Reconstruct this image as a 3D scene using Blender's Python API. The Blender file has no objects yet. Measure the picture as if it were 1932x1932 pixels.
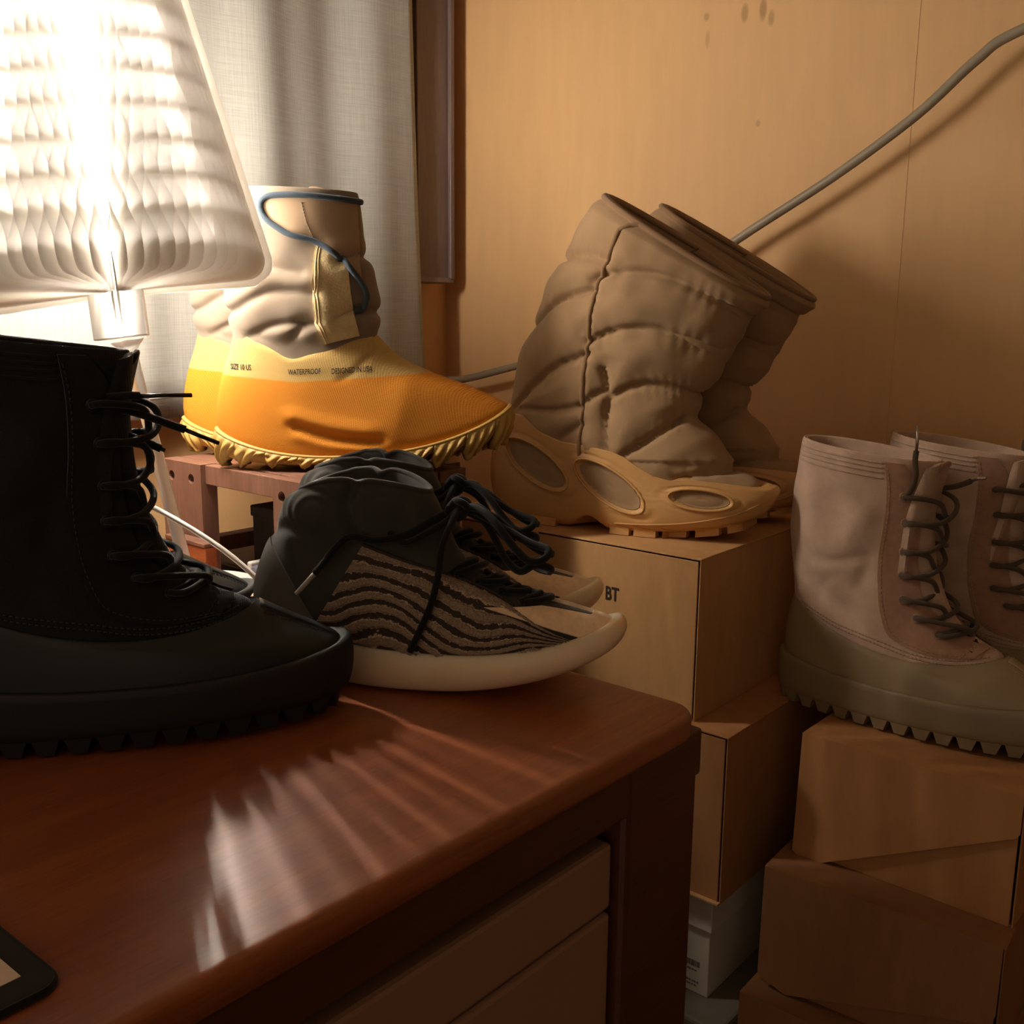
import bpy, bmesh, math, random
import numpy as np
from mathutils import Vector, Matrix
from mathutils.bvhtree import BVHTree

random.seed(7)
scn = bpy.context.scene
COL = scn.collection
PI = math.pi

# ------------------------------------------------------------------ camera
YAW, PITCH, ROLL = math.radians(40.71), math.radians(10.99), math.radians(0.54)
CAM_LOC = Vector((0.0, 0.0, 1.045))
f0 = Vector((-math.sin(YAW), math.cos(YAW), 0)); r0 = Vector((math.cos(YAW), math.sin(YAW), 0)); z0 = Vector((0, 0, 1))
fw = f0 * math.cos(PITCH) - z0 * math.sin(PITCH)
up = z0 * math.cos(PITCH) + f0 * math.sin(PITCH)
rt = r0 * math.cos(ROLL) + up * math.sin(ROLL)
up = up * math.cos(ROLL) - r0 * math.sin(ROLL)
cam_d = bpy.data.cameras.new('camera'); cam = bpy.data.objects.new('camera', cam_d); COL.objects.link(cam)
cam_d.sensor_width = 36.0; cam_d.lens = 36.0 * 1950.0 / 1932.0; cam_d.clip_start = 0.02
cam.matrix_world = Matrix(((rt.x, up.x, -fw.x, CAM_LOC.x), (rt.y, up.y, -fw.y, CAM_LOC.y), (rt.z, up.z, -fw.z, CAM_LOC.z), (0, 0, 0, 1)))
scn.camera = cam

# ------------------------------------------------------------------ world, exposure
w = bpy.data.worlds.new('world'); scn.world = w; w.use_nodes = True
w.node_tree.nodes['Background'].inputs[0].default_value = (1.0, 0.74, 0.50, 1)
w.node_tree.nodes['Background'].inputs[1].default_value = 0.40
scn.view_settings.view_transform = 'Standard'; scn.view_settings.look = 'None'
scn.view_settings.gamma = 1.0; scn.view_settings.use_curve_mapping = False
scn.view_settings.exposure = 0.0
scn.cycles.max_bounces = 14; scn.cycles.transmission_bounces = 12; scn.cycles.diffuse_bounces = 8
LAMP_POWER = 2.9          # watts for each of the four lights along the lamp's spine
STRIP_POWER = 135.0        # watts for each of the tall strips between the pages
LAMP_COLOR = (1.0, 0.89, 0.77)

# ------------------------------------------------------------------ helpers: objects
def lin(c):
    return tuple(((v / 255.0) / 12.92 if v <= 10 else ((v / 255.0 + 0.055) / 1.055) ** 2.4) for v in c)

def link(o, parent=None):
    COL.objects.link(o)
    if parent is not None: o.parent = parent
    return o

def mesh_obj(name, verts, faces, mat, parent=None, smooth=True, fix=True):
    me = bpy.data.meshes.new(name)
    me.from_pydata([tuple(map(float, v)) for v in verts], [], [tuple(map(int, f)) for f in faces])
    if fix:
        bm = bmesh.new(); bm.from_mesh(me); bmesh.ops.recalc_face_normals(bm, faces=bm.faces); bm.to_mesh(me); bm.free()
    if smooth: me.polygons.foreach_set('use_smooth', [True] * len(me.polygons))
    if mat: me.materials.append(mat)
    return link(bpy.data.objects.new(name, me), parent)

def bm_obj(name, bm, mat, parent=None, smooth=False):
    bmesh.ops.recalc_face_normals(bm, faces=bm.faces)
    me = bpy.data.meshes.new(name); bm.to_mesh(me); bm.free()
    if smooth: me.polygons.foreach_set('use_smooth', [True] * len(me.polygons))
    if mat: me.materials.append(mat)
    return link(bpy.data.objects.new(name, me), parent)

def empty(name, loc=(0, 0, 0), rz=0.0):
    o = bpy.data.objects.new(name, None); o.empty_display_size = 0.05
    o.location = loc; o.rotation_euler = (0, 0, rz); COL.objects.link(o); return o

def tag(o, label=None, cat=None, group=None, kind=None):
    if label: o['label'] = label
    if cat: o['category'] = cat
    if group: o['group'] = group
    if kind: o['kind'] = kind
    return o

def copy_tree(o, parent=None):
    kids = [c for c in o.children]
    c = o.copy(); COL.objects.link(c)
    if parent is not None: c.parent = parent
    for k in kids: copy_tree(k, c)
    return c

def join_geo(parts):
    V, Fc = [], []
    for v, f in parts:
        b = len(V); V += [tuple(p) for p in v]; Fc += [tuple(i + b for i in q) for q in f]
    return V, Fc

def box_bm(x0, x1, y0, y1, z0_, z1, bev=0.0, seg=2):
    bm = bmesh.new()
    bmesh.ops.create_cube(bm, size=1.0)
    for v in bm.verts:
        v.co = Vector(((x0 + x1) / 2 + v.co.x * (x1 - x0), (y0 + y1) / 2 + v.co.y * (y1 - y0), (z0_ + z1) / 2 + v.co.z * (z1 - z0_)))
    if bev > 0:
        bmesh.ops.bevel(bm, geom=list(bm.edges), offset=bev, segments=seg, profile=0.5, affect='EDGES')
    return bm

def box(name, x0, x1, y0, y1, z0_, z1, mat, parent=None, bev=0.0012):
    return bm_obj(name, box_bm(x0, x1, y0, y1, z0_, z1, bev), mat, parent)

# ------------------------------------------------------------------ helpers: geometry
def catmull(K, m):
    """resample key rows K to m rows with a Catmull-Rom spline"""
    K = np.asarray(K, float); n = len(K); out = []
    for t in np.linspace(0, n - 1, m):
        i = min(int(t), n - 2); u = t - i
        p0, p1, p2, p3 = K[max(i - 1, 0)], K[i], K[i + 1], K[min(i + 2, n - 1)]
        out.append(0.5 * (2 * p1 + (p2 - p0) * u + (2 * p0 - 5 * p1 + 4 * p2 - p3) * u * u + (3 * p1 - p0 - 3 * p2 + p3) * u ** 3))
    return np.array(out)

def poly_sample(P, m):
    """m points evenly spread along polyline P (smoothed)"""
    Q = catmull(P, max(len(P) * 8, 16)) if len(P) > 2 else np.asarray(P, float)
    d = np.r_[0, np.cumsum(np.linalg.norm(np.diff(Q, axis=0), axis=1))]
    t = np.linspace(0, d[-1], m)
    return np.stack([np.interp(t, d, Q[:, k]) for k in range(Q.shape[1])], 1)

def tube_geo(P, r, n=8, cap=True):
    P = np.asarray(P, float); m = len(P)
    R = np.full(m, r) if np.isscalar(r) else np.asarray(r, float)
    T = np.gradient(P, axis=0); T /= np.linalg.norm(T, axis=1)[:, None] + 1e-12
    a = np.array([0, 0, 1.0]) if abs(T[0][2]) < 0.9 else np.array([1.0, 0, 0])
    nrm = np.cross(T[0], a); nrm /= np.linalg.norm(nrm)
    V, Fc = [], []
    for i in range(m):
        nrm = nrm - T[i] * (nrm @ T[i]); nrm /= np.linalg.norm(nrm) + 1e-12
        b = np.cross(T[i], nrm)
        for k in range(n):
            an = 2 * PI * k / n
            V.append(P[i] + R[i] * (math.cos(an) * nrm + math.sin(an) * b))
    for i in range(m - 1):
        for k in range(n):
            k2 = (k + 1) % n
            Fc.append((i * n + k, i * n + k2, (i + 1) * n + k2, (i + 1) * n + k))
    if cap:
        Fc.append(tuple(range(n))); Fc.append(tuple((m - 1) * n + k for k in range(n)))
    return V, Fc

def tube(name, P, r, mat, parent=None, n=8, m=None):
    P = catmull(P, m) if m else P
    V, Fc = tube_geo(P, r, n)
    return mesh_obj(name, V, Fc, mat, parent)

def ring_rows(keys, m, n, post=None):
    """rows of closed rings. key: xb,zb,xf,zf,wb,wf,e,sag"""
    K = catmull(keys, m)
    th = 2 * PI * np.arange(n) / n
    c, s = np.cos(th), np.sin(th)
    rows = []
    for i, (xb, zb, xf, zf, wb, wf, e, sag) in enumerate(K):
        Cx = np.sign(c) * np.abs(c) ** e; Sy = np.sign(s) * np.abs(s) ** e
        q = (1 + Cx) / 2
        ss = np.clip(q / 0.75, 0, 1); ss = ss * ss * (3 - 2 * ss)
        x = xb + (xf - xb) * q
        y = Sy * (wb + (wf - wb) * ss)
        z = zb + (zf - zb) * q - sag * Sy ** 2
        P = np.stack([x, y, z], 1)
        if post is not None: P = post(P, q, Sy, i / (m - 1))
        rows.append(P)
    return np.array(rows)

def rows_geo(rows, cap0=False, cap1=False):
    m, n, _ = rows.shape
    V = rows.reshape(-1, 3); Fc = []
    for i in range(m - 1):
        for k in range(n):
            k2 = (k + 1) % n
            Fc.append((i * n + k, i * n + k2, (i + 1) * n + k2, (i + 1) * n + k))
    V = list(map(tuple, V))
    for flag, i in ((cap0, 0), (cap1, m - 1)):
        if flag:
            b = len(V); V.append(tuple(rows[i].mean(0)))
            for k in range(n): Fc.append((i * n + k, i * n + (k + 1) % n, b))
    return V, Fc

def row_normals(rows):
    du = np.roll(rows, -1, 1) - np.roll(rows, 1, 1)
    dv = np.gradient(rows, axis=0)
    N = np.cross(du, dv); N /= np.linalg.norm(N, axis=2)[..., None] + 1e-12
    c = rows.mean(1, keepdims=True)
    sgn = np.sign(np.median(((rows - c) * N).sum(2)))
    return N * (sgn if sgn != 0 else 1)

def seg_dist(X, Z, line):
    """distance from points to a polyline in the side plane"""
    L = poly_sample(line, 40) if len(line) > 2 else np.asarray(line, float)
    best = np.full(X.shape, 9.0)
    for (ax, az), (bx, bz) in zip(L[:-1], L[1:]):
        dx, dz = bx - ax, bz - az; q = dx * dx + dz * dz + 1e-12
        t = np.clip(((X - ax) * dx + (Z - az) * dz) / q, 0, 1)
        best = np.minimum(best, np.hypot(X - ax - t * dx, Z - az - t * dz))
    return best

_ph = np.random.RandomState(3).rand(60, 4)
def wob(P, f, seed=0):
    """smooth pseudo noise, about -1..1"""
    o = 0
    for k in range(6):
        a = _ph[(seed * 6 + k) % 60]
        d = np.array([a[0] - .5, a[1] - .5, a[2] - .5]); d /= np.linalg.norm(d) + 1e-9
        o = o + np.sin((P @ d) * f * (0.7 + 0.7 * a[3]) * 2 * PI + 6.28 * a[1])
    return o / 3.2

class Draper:
    def __init__(self, V, Fc):
        self.b = BVHTree.FromPolygons([Vector(v) for v in V], Fc)
    def side(self, x, z, sgn=-1, off=0.0):
        h = self.b.ray_cast(Vector((x, sgn * 0.5, z)), Vector((0, -sgn, 0)))
        if h[0] is None:
            h = self.b.find_nearest(Vector((x, sgn * 0.03, z)))
        p, nn = h[0], h[1]
        if nn.y * sgn < 0: nn = -nn
        return np.array(p + nn * off), np.array(nn)
    def top(self, x, y, off=0.0):
        h = self.b.ray_cast(Vector((x, y, 1.0)), Vector((0, 0, -1)))
        if h[0] is None: h = self.b.find_nearest(Vector((x, y, 0.08)))
        p, nn = h[0], h[1]
        if nn.z < 0: nn = -nn
        return np.array(p + nn * off), np.array(nn)
    def line(self, L, sgn=-1, off=0.0, m=40):
        return np.array([self.side(x, z, sgn, off)[0] for x, z in poly_sample(L, m)])

def sheet_geo(G, N, th):
    """closed sheet from a grid G with normals N, thickness th inward"""
    a, b, _ = G.shape
    V = [tuple(p) for p in G.reshape(-1, 3)] + [tuple(p) for p in (G - N * th).reshape(-1, 3)]
    Fc = []; o = a * b
    for i in range(a - 1):
        for j in range(b - 1):
            q = (i * b + j, i * b + j + 1, (i + 1) * b + j + 1, (i + 1) * b + j)
            Fc.append(q); Fc.append(tuple(o + k for k in reversed(q)))
    edge = [(0, j) for j in range(b)] + [(i, b - 1) for i in range(1, a)] + [(a - 1, j) for j in range(b - 2, -1, -1)] + [(i, 0) for i in range(a - 2, 0, -1)]
    for k in range(len(edge)):
        p, q = edge[k], edge[(k + 1) % len(edge)]
        i, j = p[0] * b + p[1], q[0] * b + q[1]
        Fc.append((i, o + i, o + j, j))
    return V, Fc

def patch_grid(dr, A, B, na, nb, sgn, off):
    """draped grid between side-plane polylines A and B"""
    PA, PB = poly_sample(A, na), poly_sample(B, na)
    G = np.zeros((na, nb, 3)); N = np.zeros((na, nb, 3))
    for i in range(na):
        for j in range(nb):
            t = j / (nb - 1); x, z = PA[i] * (1 - t) + PB[i] * t
            G[i, j], N[i, j] = dr.side(x, z, sgn, off)
    return G, N

def outline_slab(pts, z0_, z1, r, seg=5):
    """solid with plan outline pts (ccw) and rounded upper and lower edges"""
    P = np.asarray(pts, float); n = len(P)
    e = np.roll(P, -1, 0) - P; e /= np.linalg.norm(e, axis=1)[:, None]
    nn = np.stack([e[:, 1], -e[:, 0]], 1); vn = nn + np.roll(nn, 1, 0)
    vn /= np.maximum((vn * nn).sum(1), 0.2)[:, None]
    rows = []
    for k in range(seg + 1):
        a = PI / 2 * (1 - k / seg); rows.append((r * (1 - math.cos(a)), z0_ + r * (1 - math.sin(a))))
    for k in range(seg + 1):
        a = PI / 2 * k / seg; rows.append((r * (1 - math.cos(a)), z1 - r * (1 - math.sin(a))))
    R = np.array([[(*(P[i] - vn[i] * d), z) for i in range(n)] for d, z in rows])
    m = len(rows); V = [tuple(p) for p in R.reshape(-1, 3)]; Fc = []
    for i in range(m - 1):
        for k in range(n):
            k2 = (k + 1) % n; Fc.append((i * n + k, i * n + k2, (i + 1) * n + k2, (i + 1) * n + k))
    Fc.append(tuple(reversed(range(n)))); Fc.append(tuple((m - 1) * n + k for k in range(n)))
    return V, Fc

def round_rect(x0, x1, y0, y1, r, seg=8):
    pts = []
    for cx, cy, a0 in ((x1 - r, y0 + r, -PI / 2), (x1 - r, y1 - r, 0), (x0 + r, y1 - r, PI / 2), (x0 + r, y0 + r, PI)):
        for k in range(seg + 1):
            a = a0 + PI / 2 * k / seg; pts.append((cx + r * math.cos(a), cy + r * math.sin(a)))
    return pts

def lathe_geo(prof, n=40):
    rows = np.array([[(r * math.cos(2 * PI * k / n), r * math.sin(2 * PI * k / n), z) for k in range(n)] for r, z in prof])
    return rows_geo(rows, True, True)

def auto_smooth(o, deg=40):
    me = o.data
    me.polygons.foreach_set('use_smooth', [True] * len(me.polygons))
    bm = bmesh.new(); bm.from_mesh(me)
    for e in bm.edges:
        if len(e.link_faces) == 2 and e.calc_face_angle(0) > math.radians(deg): e.smooth = False
    bm.to_mesh(me); bm.free()
    return o

# ------------------------------------------------------------------ materials
class NT:
    def __init__(self, name):
        self.m = bpy.data.materials.new(name); self.m.use_nodes = True
        self.t = self.m.node_tree; self.b = self.t.nodes['Principled BSDF']
        self.out = self.t.nodes['Material Output']
        self.co = self.n('ShaderNodeTexCoord').outputs['Object']
    def n(self, kind, **kw):
        nd = self.t.nodes.new(kind)
        for k, v in kw.items(): setattr(nd, k, v)
        return nd
    def l(self, a, b): self.t.links.new(a, b)
    def map(self, scale=(1, 1, 1), rot=(0, 0, 0), loc=(0, 0, 0), src=None):
        mp = self.n('ShaderNodeMapping'); mp.inputs['Scale'].default_value = scale; mp.inputs['Rotation'].default_value = rot; mp.inputs['Location'].default_value = loc
        self.l(src or self.co, mp.inputs['Vector']); return mp.outputs[0]
    def noise(self, vec, scale, detail=4, rough=0.55, dist=0.0):
        x = self.n('ShaderNodeTexNoise'); x.inputs['Scale'].default_value = scale; x.inputs['Detail'].default_value = detail
        x.inputs['Roughness'].default_value = rough; x.inputs['Distortion'].default_value = dist
        self.l(vec, x.inputs['Vector']); return x.outputs['Fac']
    def ramp(self, fac, stops):
        r = self.n('ShaderNodeValToRGB'); e = r.color_ramp.elements
        while len(e) < len(stops): e.new(0.5)
        for i, (p, c) in enumerate(stops): e[i].position = p; e[i].color = (*c, 1)
        self.l(fac, r.inputs[0]); return r.outputs[0]
    def math(self, op, a, b=None):
        x = self.n('ShaderNodeMath', operation=op)
        for i, v in enumerate((a, b)):
            if v is None: continue
            if isinstance(v, (int, float)): x.inputs[i].default_value = v
            else: self.l(v, x.inputs[i])
        return x.outputs[0]
    def mix(self, fac, a, b, blend='MIX'):
        x = self.n('ShaderNodeMix', data_type='RGBA', blend_type=blend)
        for sock, v in ((x.inputs[0], fac), (x.inputs[6], a), (x.inputs[7], b)):
            if isinstance(v, (int, float)): sock.default_value = v
            elif isinstance(v, tuple): sock.default_value = (*v, 1)
            else: self.l(v, sock)
        return x.outputs[2]
    def bump(self, h, strength=0.2, dist=0.001):
        b = self.n('ShaderNodeBump'); b.inputs['Strength'].default_value = strength; b.inputs['Distance'].default_value = dist
        self.l(h, b.inputs['Height']); self.l(b.outputs[0], self.b.inputs['Normal'])
    def weave(self, scale, rot=(0, 0, 0)):
        v = self.map(rot=rot)
        hs = []
        for d in ('X', 'Y', 'Z'):
            x = self.n('ShaderNodeTexWave', bands_direction=d); x.inputs['Scale'].default_value = scale
            x.inputs['Distortion'].default_value = 0.4; self.l(v, x.inputs['Vector']); hs.append(x.outputs['Fac'])
        return self.math('MULTIPLY', hs[0], hs[2])

def plain(name, col, rough=0.6, var=0.08, scale=30, bump=0.15, bscale=400, spec=0.5, metal=0.0, sheen=0.0, emit=None):
    t = NT(name); c = lin(col)
    f = t.noise(t.co, scale)
    cc = t.ramp(f, ((0.3, tuple(v * (1 - var) for v in c)), (0.7, tuple(min(v * (1 + var), 1) for v in c))))
    t.l(cc, t.b.inputs['Base Color'])
    t.b.inputs['Roughness'].default_value = rough; t.b.inputs['Metallic'].default_value = metal
    t.b.inputs['Specular IOR Level'].default_value = spec
    if sheen: t.b.inputs['Sheen Weight'].default_value = sheen
    if bump: t.bump(t.noise(t.co, bscale, 3), bump, 0.0006)
    return t.m

def cloth(name, col, scale=260, bump=0.35, var=0.1, rough=0.9, sheen=0.15):
    t = NT(name); c = lin(col)
    wv = t.weave(scale) if scale < 250 else t.noise(t.co, scale * 3.2, 3, 0.7)
    f = t.noise(t.co, 45)
    base = t.ramp(f, ((0.3, tuple(v * (1 - var) for v in c)), (0.7, tuple(min(1, v * (1 + var)) for v in c))))
    cc = t.mix(t.math('MULTIPLY', wv, 0.12), base, tuple(v * 0.55 for v in c))
    t.l(cc, t.b.inputs['Base Color']); t.b.inputs['Roughness'].default_value = rough
    t.b.inputs['Specular IOR Level'].default_value = 0.2; t.b.inputs['Sheen Weight'].default_value = sheen
    t.bump(wv, bump, 0.0005)
    return t.m

def card(name, col):
    t = NT(name); c = lin(col)
    f = t.noise(t.map(scale=(1, 1, 0.35)), 55, 6, 0.7)
    g = t.noise(t.co, 5, 2)
    cc = t.ramp(f, ((0.3, tuple(v * 0.88 for v in c)), (0.7, tuple(v * 1.08 for v in c))))
    cc = t.mix(t.math('MULTIPLY', g, 0.25), cc, tuple(v * 0.8 for v in c))
    t.l(cc, t.b.inputs['Base Color']); t.b.inputs['Roughness'].default_value = 0.72
    t.b.inputs['Specular IOR Level'].default_value = 0.3
    wv = t.n('ShaderNodeTexWave', bands_direction='X'); wv.inputs['Scale'].default_value = 60; t.l(t.co, wv.inputs['Vector'])
    t.bump(t.math('ADD', t.math('MULTIPLY', wv.outputs['Fac'], 0.15), f), 0.12, 0.0006)
    return t.m

def wood(name, c0, c1, rough=0.35, axis='Y', scale=1.0, coat=0.0):
    t = NT(name); a, b = lin(c0), lin(c1)
    sc = {'X': (1.2, 14, 14), 'Y': (14, 1.2, 14), 'Z': (14, 14, 1.2)}[axis]
    v = t.map(scale=tuple(s * scale for s in sc))
    f = t.noise(v, 3.0, 6, 0.6, 0.6)
    g = t.noise(t.map(scale=tuple(s * 9 * scale for s in sc)), 3.0, 4, 0.6)
    cc = t.ramp(f, ((0.32, a), (0.68, b)))
    cc = t.mix(t.math('MULTIPLY', t.ramp(g, ((0.45, (0, 0, 0)), (0.7, (1, 1, 1)))), 0.35), cc, tuple(x * 0.55 for x in a))
    t.l(cc, t.b.inputs['Base Color'])
    t.l(t.math('ADD', t.math('MULTIPLY', g, 0.14), rough - 0.07), t.b.inputs['Roughness'])
    t.b.inputs['Coat Weight'].default_value = coat; t.b.inputs['Coat Roughness'].default_value = 0.36
    t.bump(g, 0.08, 0.0004)
    return t.m

M = {}
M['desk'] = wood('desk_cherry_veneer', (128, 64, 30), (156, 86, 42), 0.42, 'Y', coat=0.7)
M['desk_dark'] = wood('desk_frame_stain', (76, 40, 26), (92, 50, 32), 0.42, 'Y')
M['rack'] = wood('rack_walnut', (112, 76, 60), (136, 96, 78), 0.5, 'Z', 1.4)
M['block'] = wood('orange_wood', (160, 84, 42), (184, 104, 54), 0.45, 'X', 1.5)
M['trim'] = wood('window_casing_wood', (104, 86, 82), (118, 100, 95), 0.5, 'Z', 0.6)
M['cabinet'] = plain('side_cabinet_dark', (58, 36, 26), 0.5)
M['drawer'] = plain('drawer_beige', (150, 116, 92), 0.5, 0.04, 12, 0.08)
M['card'] = card('kraft_cardboard', (196, 150, 98))
M['card_red'] = card('brown_cardboard', (172, 122, 76))
M['card_dark'] = card('dark_brown_cardboard', (142, 98, 62))
M['white_card'] = plain('white_card', (214, 206, 190), 0.6, 0.03, 20, 0.06)
M['grey_card'] = plain('grey_bin', (120, 114, 100), 0.6, 0.05)
M['ink'] = plain('ink', (40, 30, 22), 0.7, 0.05)
M['ink_grey'] = plain('grey_ink', (110, 104, 98), 0.7, 0.05)
M['black_plastic'] = plain('black_plastic', (20, 19, 20), 0.4)
M['dark_card'] = plain('black_box', (40, 32, 30), 0.6)
M['gadget'] = plain('grey_plastic', (112, 112, 122), 0.4)
M['pad'] = cloth('desk_pad_cloth', (30, 27, 27), 500, 0.2)
M['pad_print'] = plain('pad_print', (226, 208, 190), 0.7, 0.02)
M['white_metal'] = plain('white_enamel', (236, 232, 224), 0.35, 0.01, 10, 0.0)
M['cable'] = plain('white_cable', (226, 216, 204), 0.4, 0.02, 10, 0.0)
M['grey_cable'] = plain('grey_cable', (150, 138, 116), 0.45, 0.03, 10, 0.0)
# --- footwear
M['blk_canvas'] = cloth('black_canvas', (30, 31, 33), 190, 0.4)
M['blk_suede'] = plain('black_suede', (26, 26, 27), 0.95, 0.15, 120, 0.5, 900, 0.15, sheen=0.3)
M['blk_rubber'] = plain('black_leather', (26, 30, 30), 0.5, 0.06, 30, 0.12, 300)
M['blk_sole'] = plain('black_rubber', (19, 19, 19), 0.62, 0.06, 40, 0.2, 300)
M['blk_lace'] = cloth('black_lace', (20, 20, 20), 520, 0.5)
M['tpe_canvas'] = cloth('taupe_canvas', (188, 160, 138), 190, 0.45)
M['tpe_suede'] = plain('taupe_suede', (156, 118, 94), 0.95, 0.12, 120, 0.5, 900, 0.15, sheen=0.3)
M['tpe_rubber'] = plain('taupe_leather', (138, 119, 88), 0.5, 0.05, 30, 0.12, 300)
M['tpe_sole'] = plain('taupe_rubber', (128, 111, 84), 0.5, 0.05, 40, 0.15, 300)
M['tpe_lace'] = cloth('olive_lace', (84, 70, 54), 520, 0.5)
M['stitch_t'] = plain('taupe_stitch', (176, 146, 120), 0.9, 0.05)
M['stitch_b'] = plain('black_stitch', (52, 52, 52), 0.9, 0.05)
M['dark_in'] = plain('dark_lining', (40, 32, 26), 0.95)
M['metal_tip'] = plain('metal_tip', (180, 170, 156), 0.3, 0.02, 10, 0.0, metal=0.9)
M['quilt'] = cloth('tan_quilted_nylon', (158, 128, 94), 420, 0.22, 0.05)
M['quilt_bind'] = cloth('tan_binding', (138, 108, 78), 420, 0.3, 0.05)
M['cage'] = plain('ochre_foam', (200, 152, 92), 0.55, 0.05, 30, 0.1, 300)
M['puff'] = cloth('beige_nylon', (134, 120, 104), 420, 0.2, 0.04)
M['flap'] = plain('peach_neoprene', (164, 138, 110), 0.8, 0.03, 30, 0.15, 700)
M['fleece'] = plain('cream_fleece', (206, 184, 138), 0.95, 0.08, 150, 0.7, 500, sheen=0.2)
M['slate'] = cloth('slate_binding', (62, 74, 84), 420, 0.4)
M['cream_rub'] = plain('cream_rubber', (188, 152, 80), 0.55, 0.05, 30, 0.15, 200)
M['sock'] = cloth('black_knit_sock', (62, 60, 56), 420, 0.35, 0.15)
M['heel_c'] = plain('dark_smooth_leather', (78, 77, 72), 0.55, 0.05, 30, 0.1)
M['toe_suede'] = plain('peach_suede', (238, 206, 168), 0.95, 0.1, 160, 0.7, 700, 0.15, sheen=0.3)
M['silver'] = cloth('silver_trim', (168, 160, 150), 520, 0.3)

def knit_mat():
    t = NT('yellow_knit')
    s = t.n('ShaderNodeSeparateXYZ'); t.l(t.co, s.inputs[0])
    line = t.math('ADD', t.math('MULTIPLY', t.math('ABSOLUTE', t.math('SUBTRACT', s.outputs[0], 0.10)), 0.07), 0.1025)
    fac = t.n('ShaderNodeMapRange'); t.l(t.math('SUBTRACT', s.outputs[2], line), fac.inputs[0])
    fac.inputs[1].default_value = -0.0012; fac.inputs[2].default_value = 0.0012
    cr = t.mix(fac.outputs[0], lin((206, 132, 38)), lin((190, 160, 98)))
    wv = t.weave(190, (0, 0.4, 0.785))
    cc = t.mix(t.math('MULTIPLY', wv, 0.14), cr, lin((200, 120, 30)))
    t.l(cc, t.b.inputs['Base Color']); t.b.inputs['Roughness'].default_value = 0.8
    t.b.inputs['Specular IOR Level'].default_value = 0.25
    t.bump(wv, 0.45, 0.0006); return t.m
M['knit'] = knit_mat()

def zebra_mat():
    t = NT('striped_knit')
    a = t.n('ShaderNodeAttribute'); a.attribute_name = 'stripe'
    n1 = t.noise(t.map(scale=(1, 1, 3)), 420, 3, 0.7); n2 = t.noise(t.map(scale=(0.25, 1, 3)), 700, 2, 0.6)
    n3 = t.noise(t.map(scale=(1, 1, 1)), 150, 4, 0.7)
    f = t.math('ADD', a.outputs['Fac'], t.math('ADD', t.math('MULTIPLY', t.math('SUBTRACT', n1, 0.5), 0.7), t.math('MULTIPLY', t.math('SUBTRACT', n3, 0.5), 1.5)))
    cc = t.ramp(f, ((0.20, lin((62, 52, 46))), (0.34, lin((80, 66, 56))), (0.40, lin((218, 194, 166))), (0.52, lin((184, 160, 134))), (0.62, lin((146, 128, 110))), (0.95, lin((158, 138, 118)))))
    vor = t.n('ShaderNodeTexVoronoi'); vor.inputs['Scale'].default_value = 620; t.l(t.co, vor.inputs['Vector'])
    cc = t.mix(t.math('MULTIPLY', t.ramp(vor.outputs['Distance'], ((0.2, (1, 1, 1)), (0.5, (0, 0, 0)))), 0.4), cc, lin((72, 60, 52)))
    cc = t.mix(t.math('MULTIPLY', t.ramp(n2, ((0.52, (0, 0, 0)), (0.64, (1, 1, 1)))), 0.4), cc, lin((58, 48, 42)))
    t.l(cc, t.b.inputs['Base Color']); t.b.inputs['Roughness'].default_value = 0.85
    t.b.inputs['Specular IOR Level'].default_value = 0.25
    t.bump(t.math('ADD', n1, n2), 0.6, 0.001); return t.m
M['zebra'] = zebra_mat()

def gum_mat():
    t = NT('translucent_gum')
    s = t.n('ShaderNodeSeparateXYZ'); t.l(t.co, s.inputs[0])
    f = t.noise(t.co, 18, 3)
    t.l(t.ramp(f, ((0.3, lin((226, 202, 170))), (0.7, lin((238, 214, 184))))), t.b.inputs['Base Color'])
    t.b.inputs['Roughness'].default_value = 0.38
    t.b.inputs['Subsurface Weight'].default_value = 0.8; t.b.inputs['Subsurface Radius'].default_value = (0.02, 0.012, 0.007)
    t.b.inputs['Subsurface Scale'].default_value = 1.2
    return t.m
M['gum'] = gum_mat()

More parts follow.
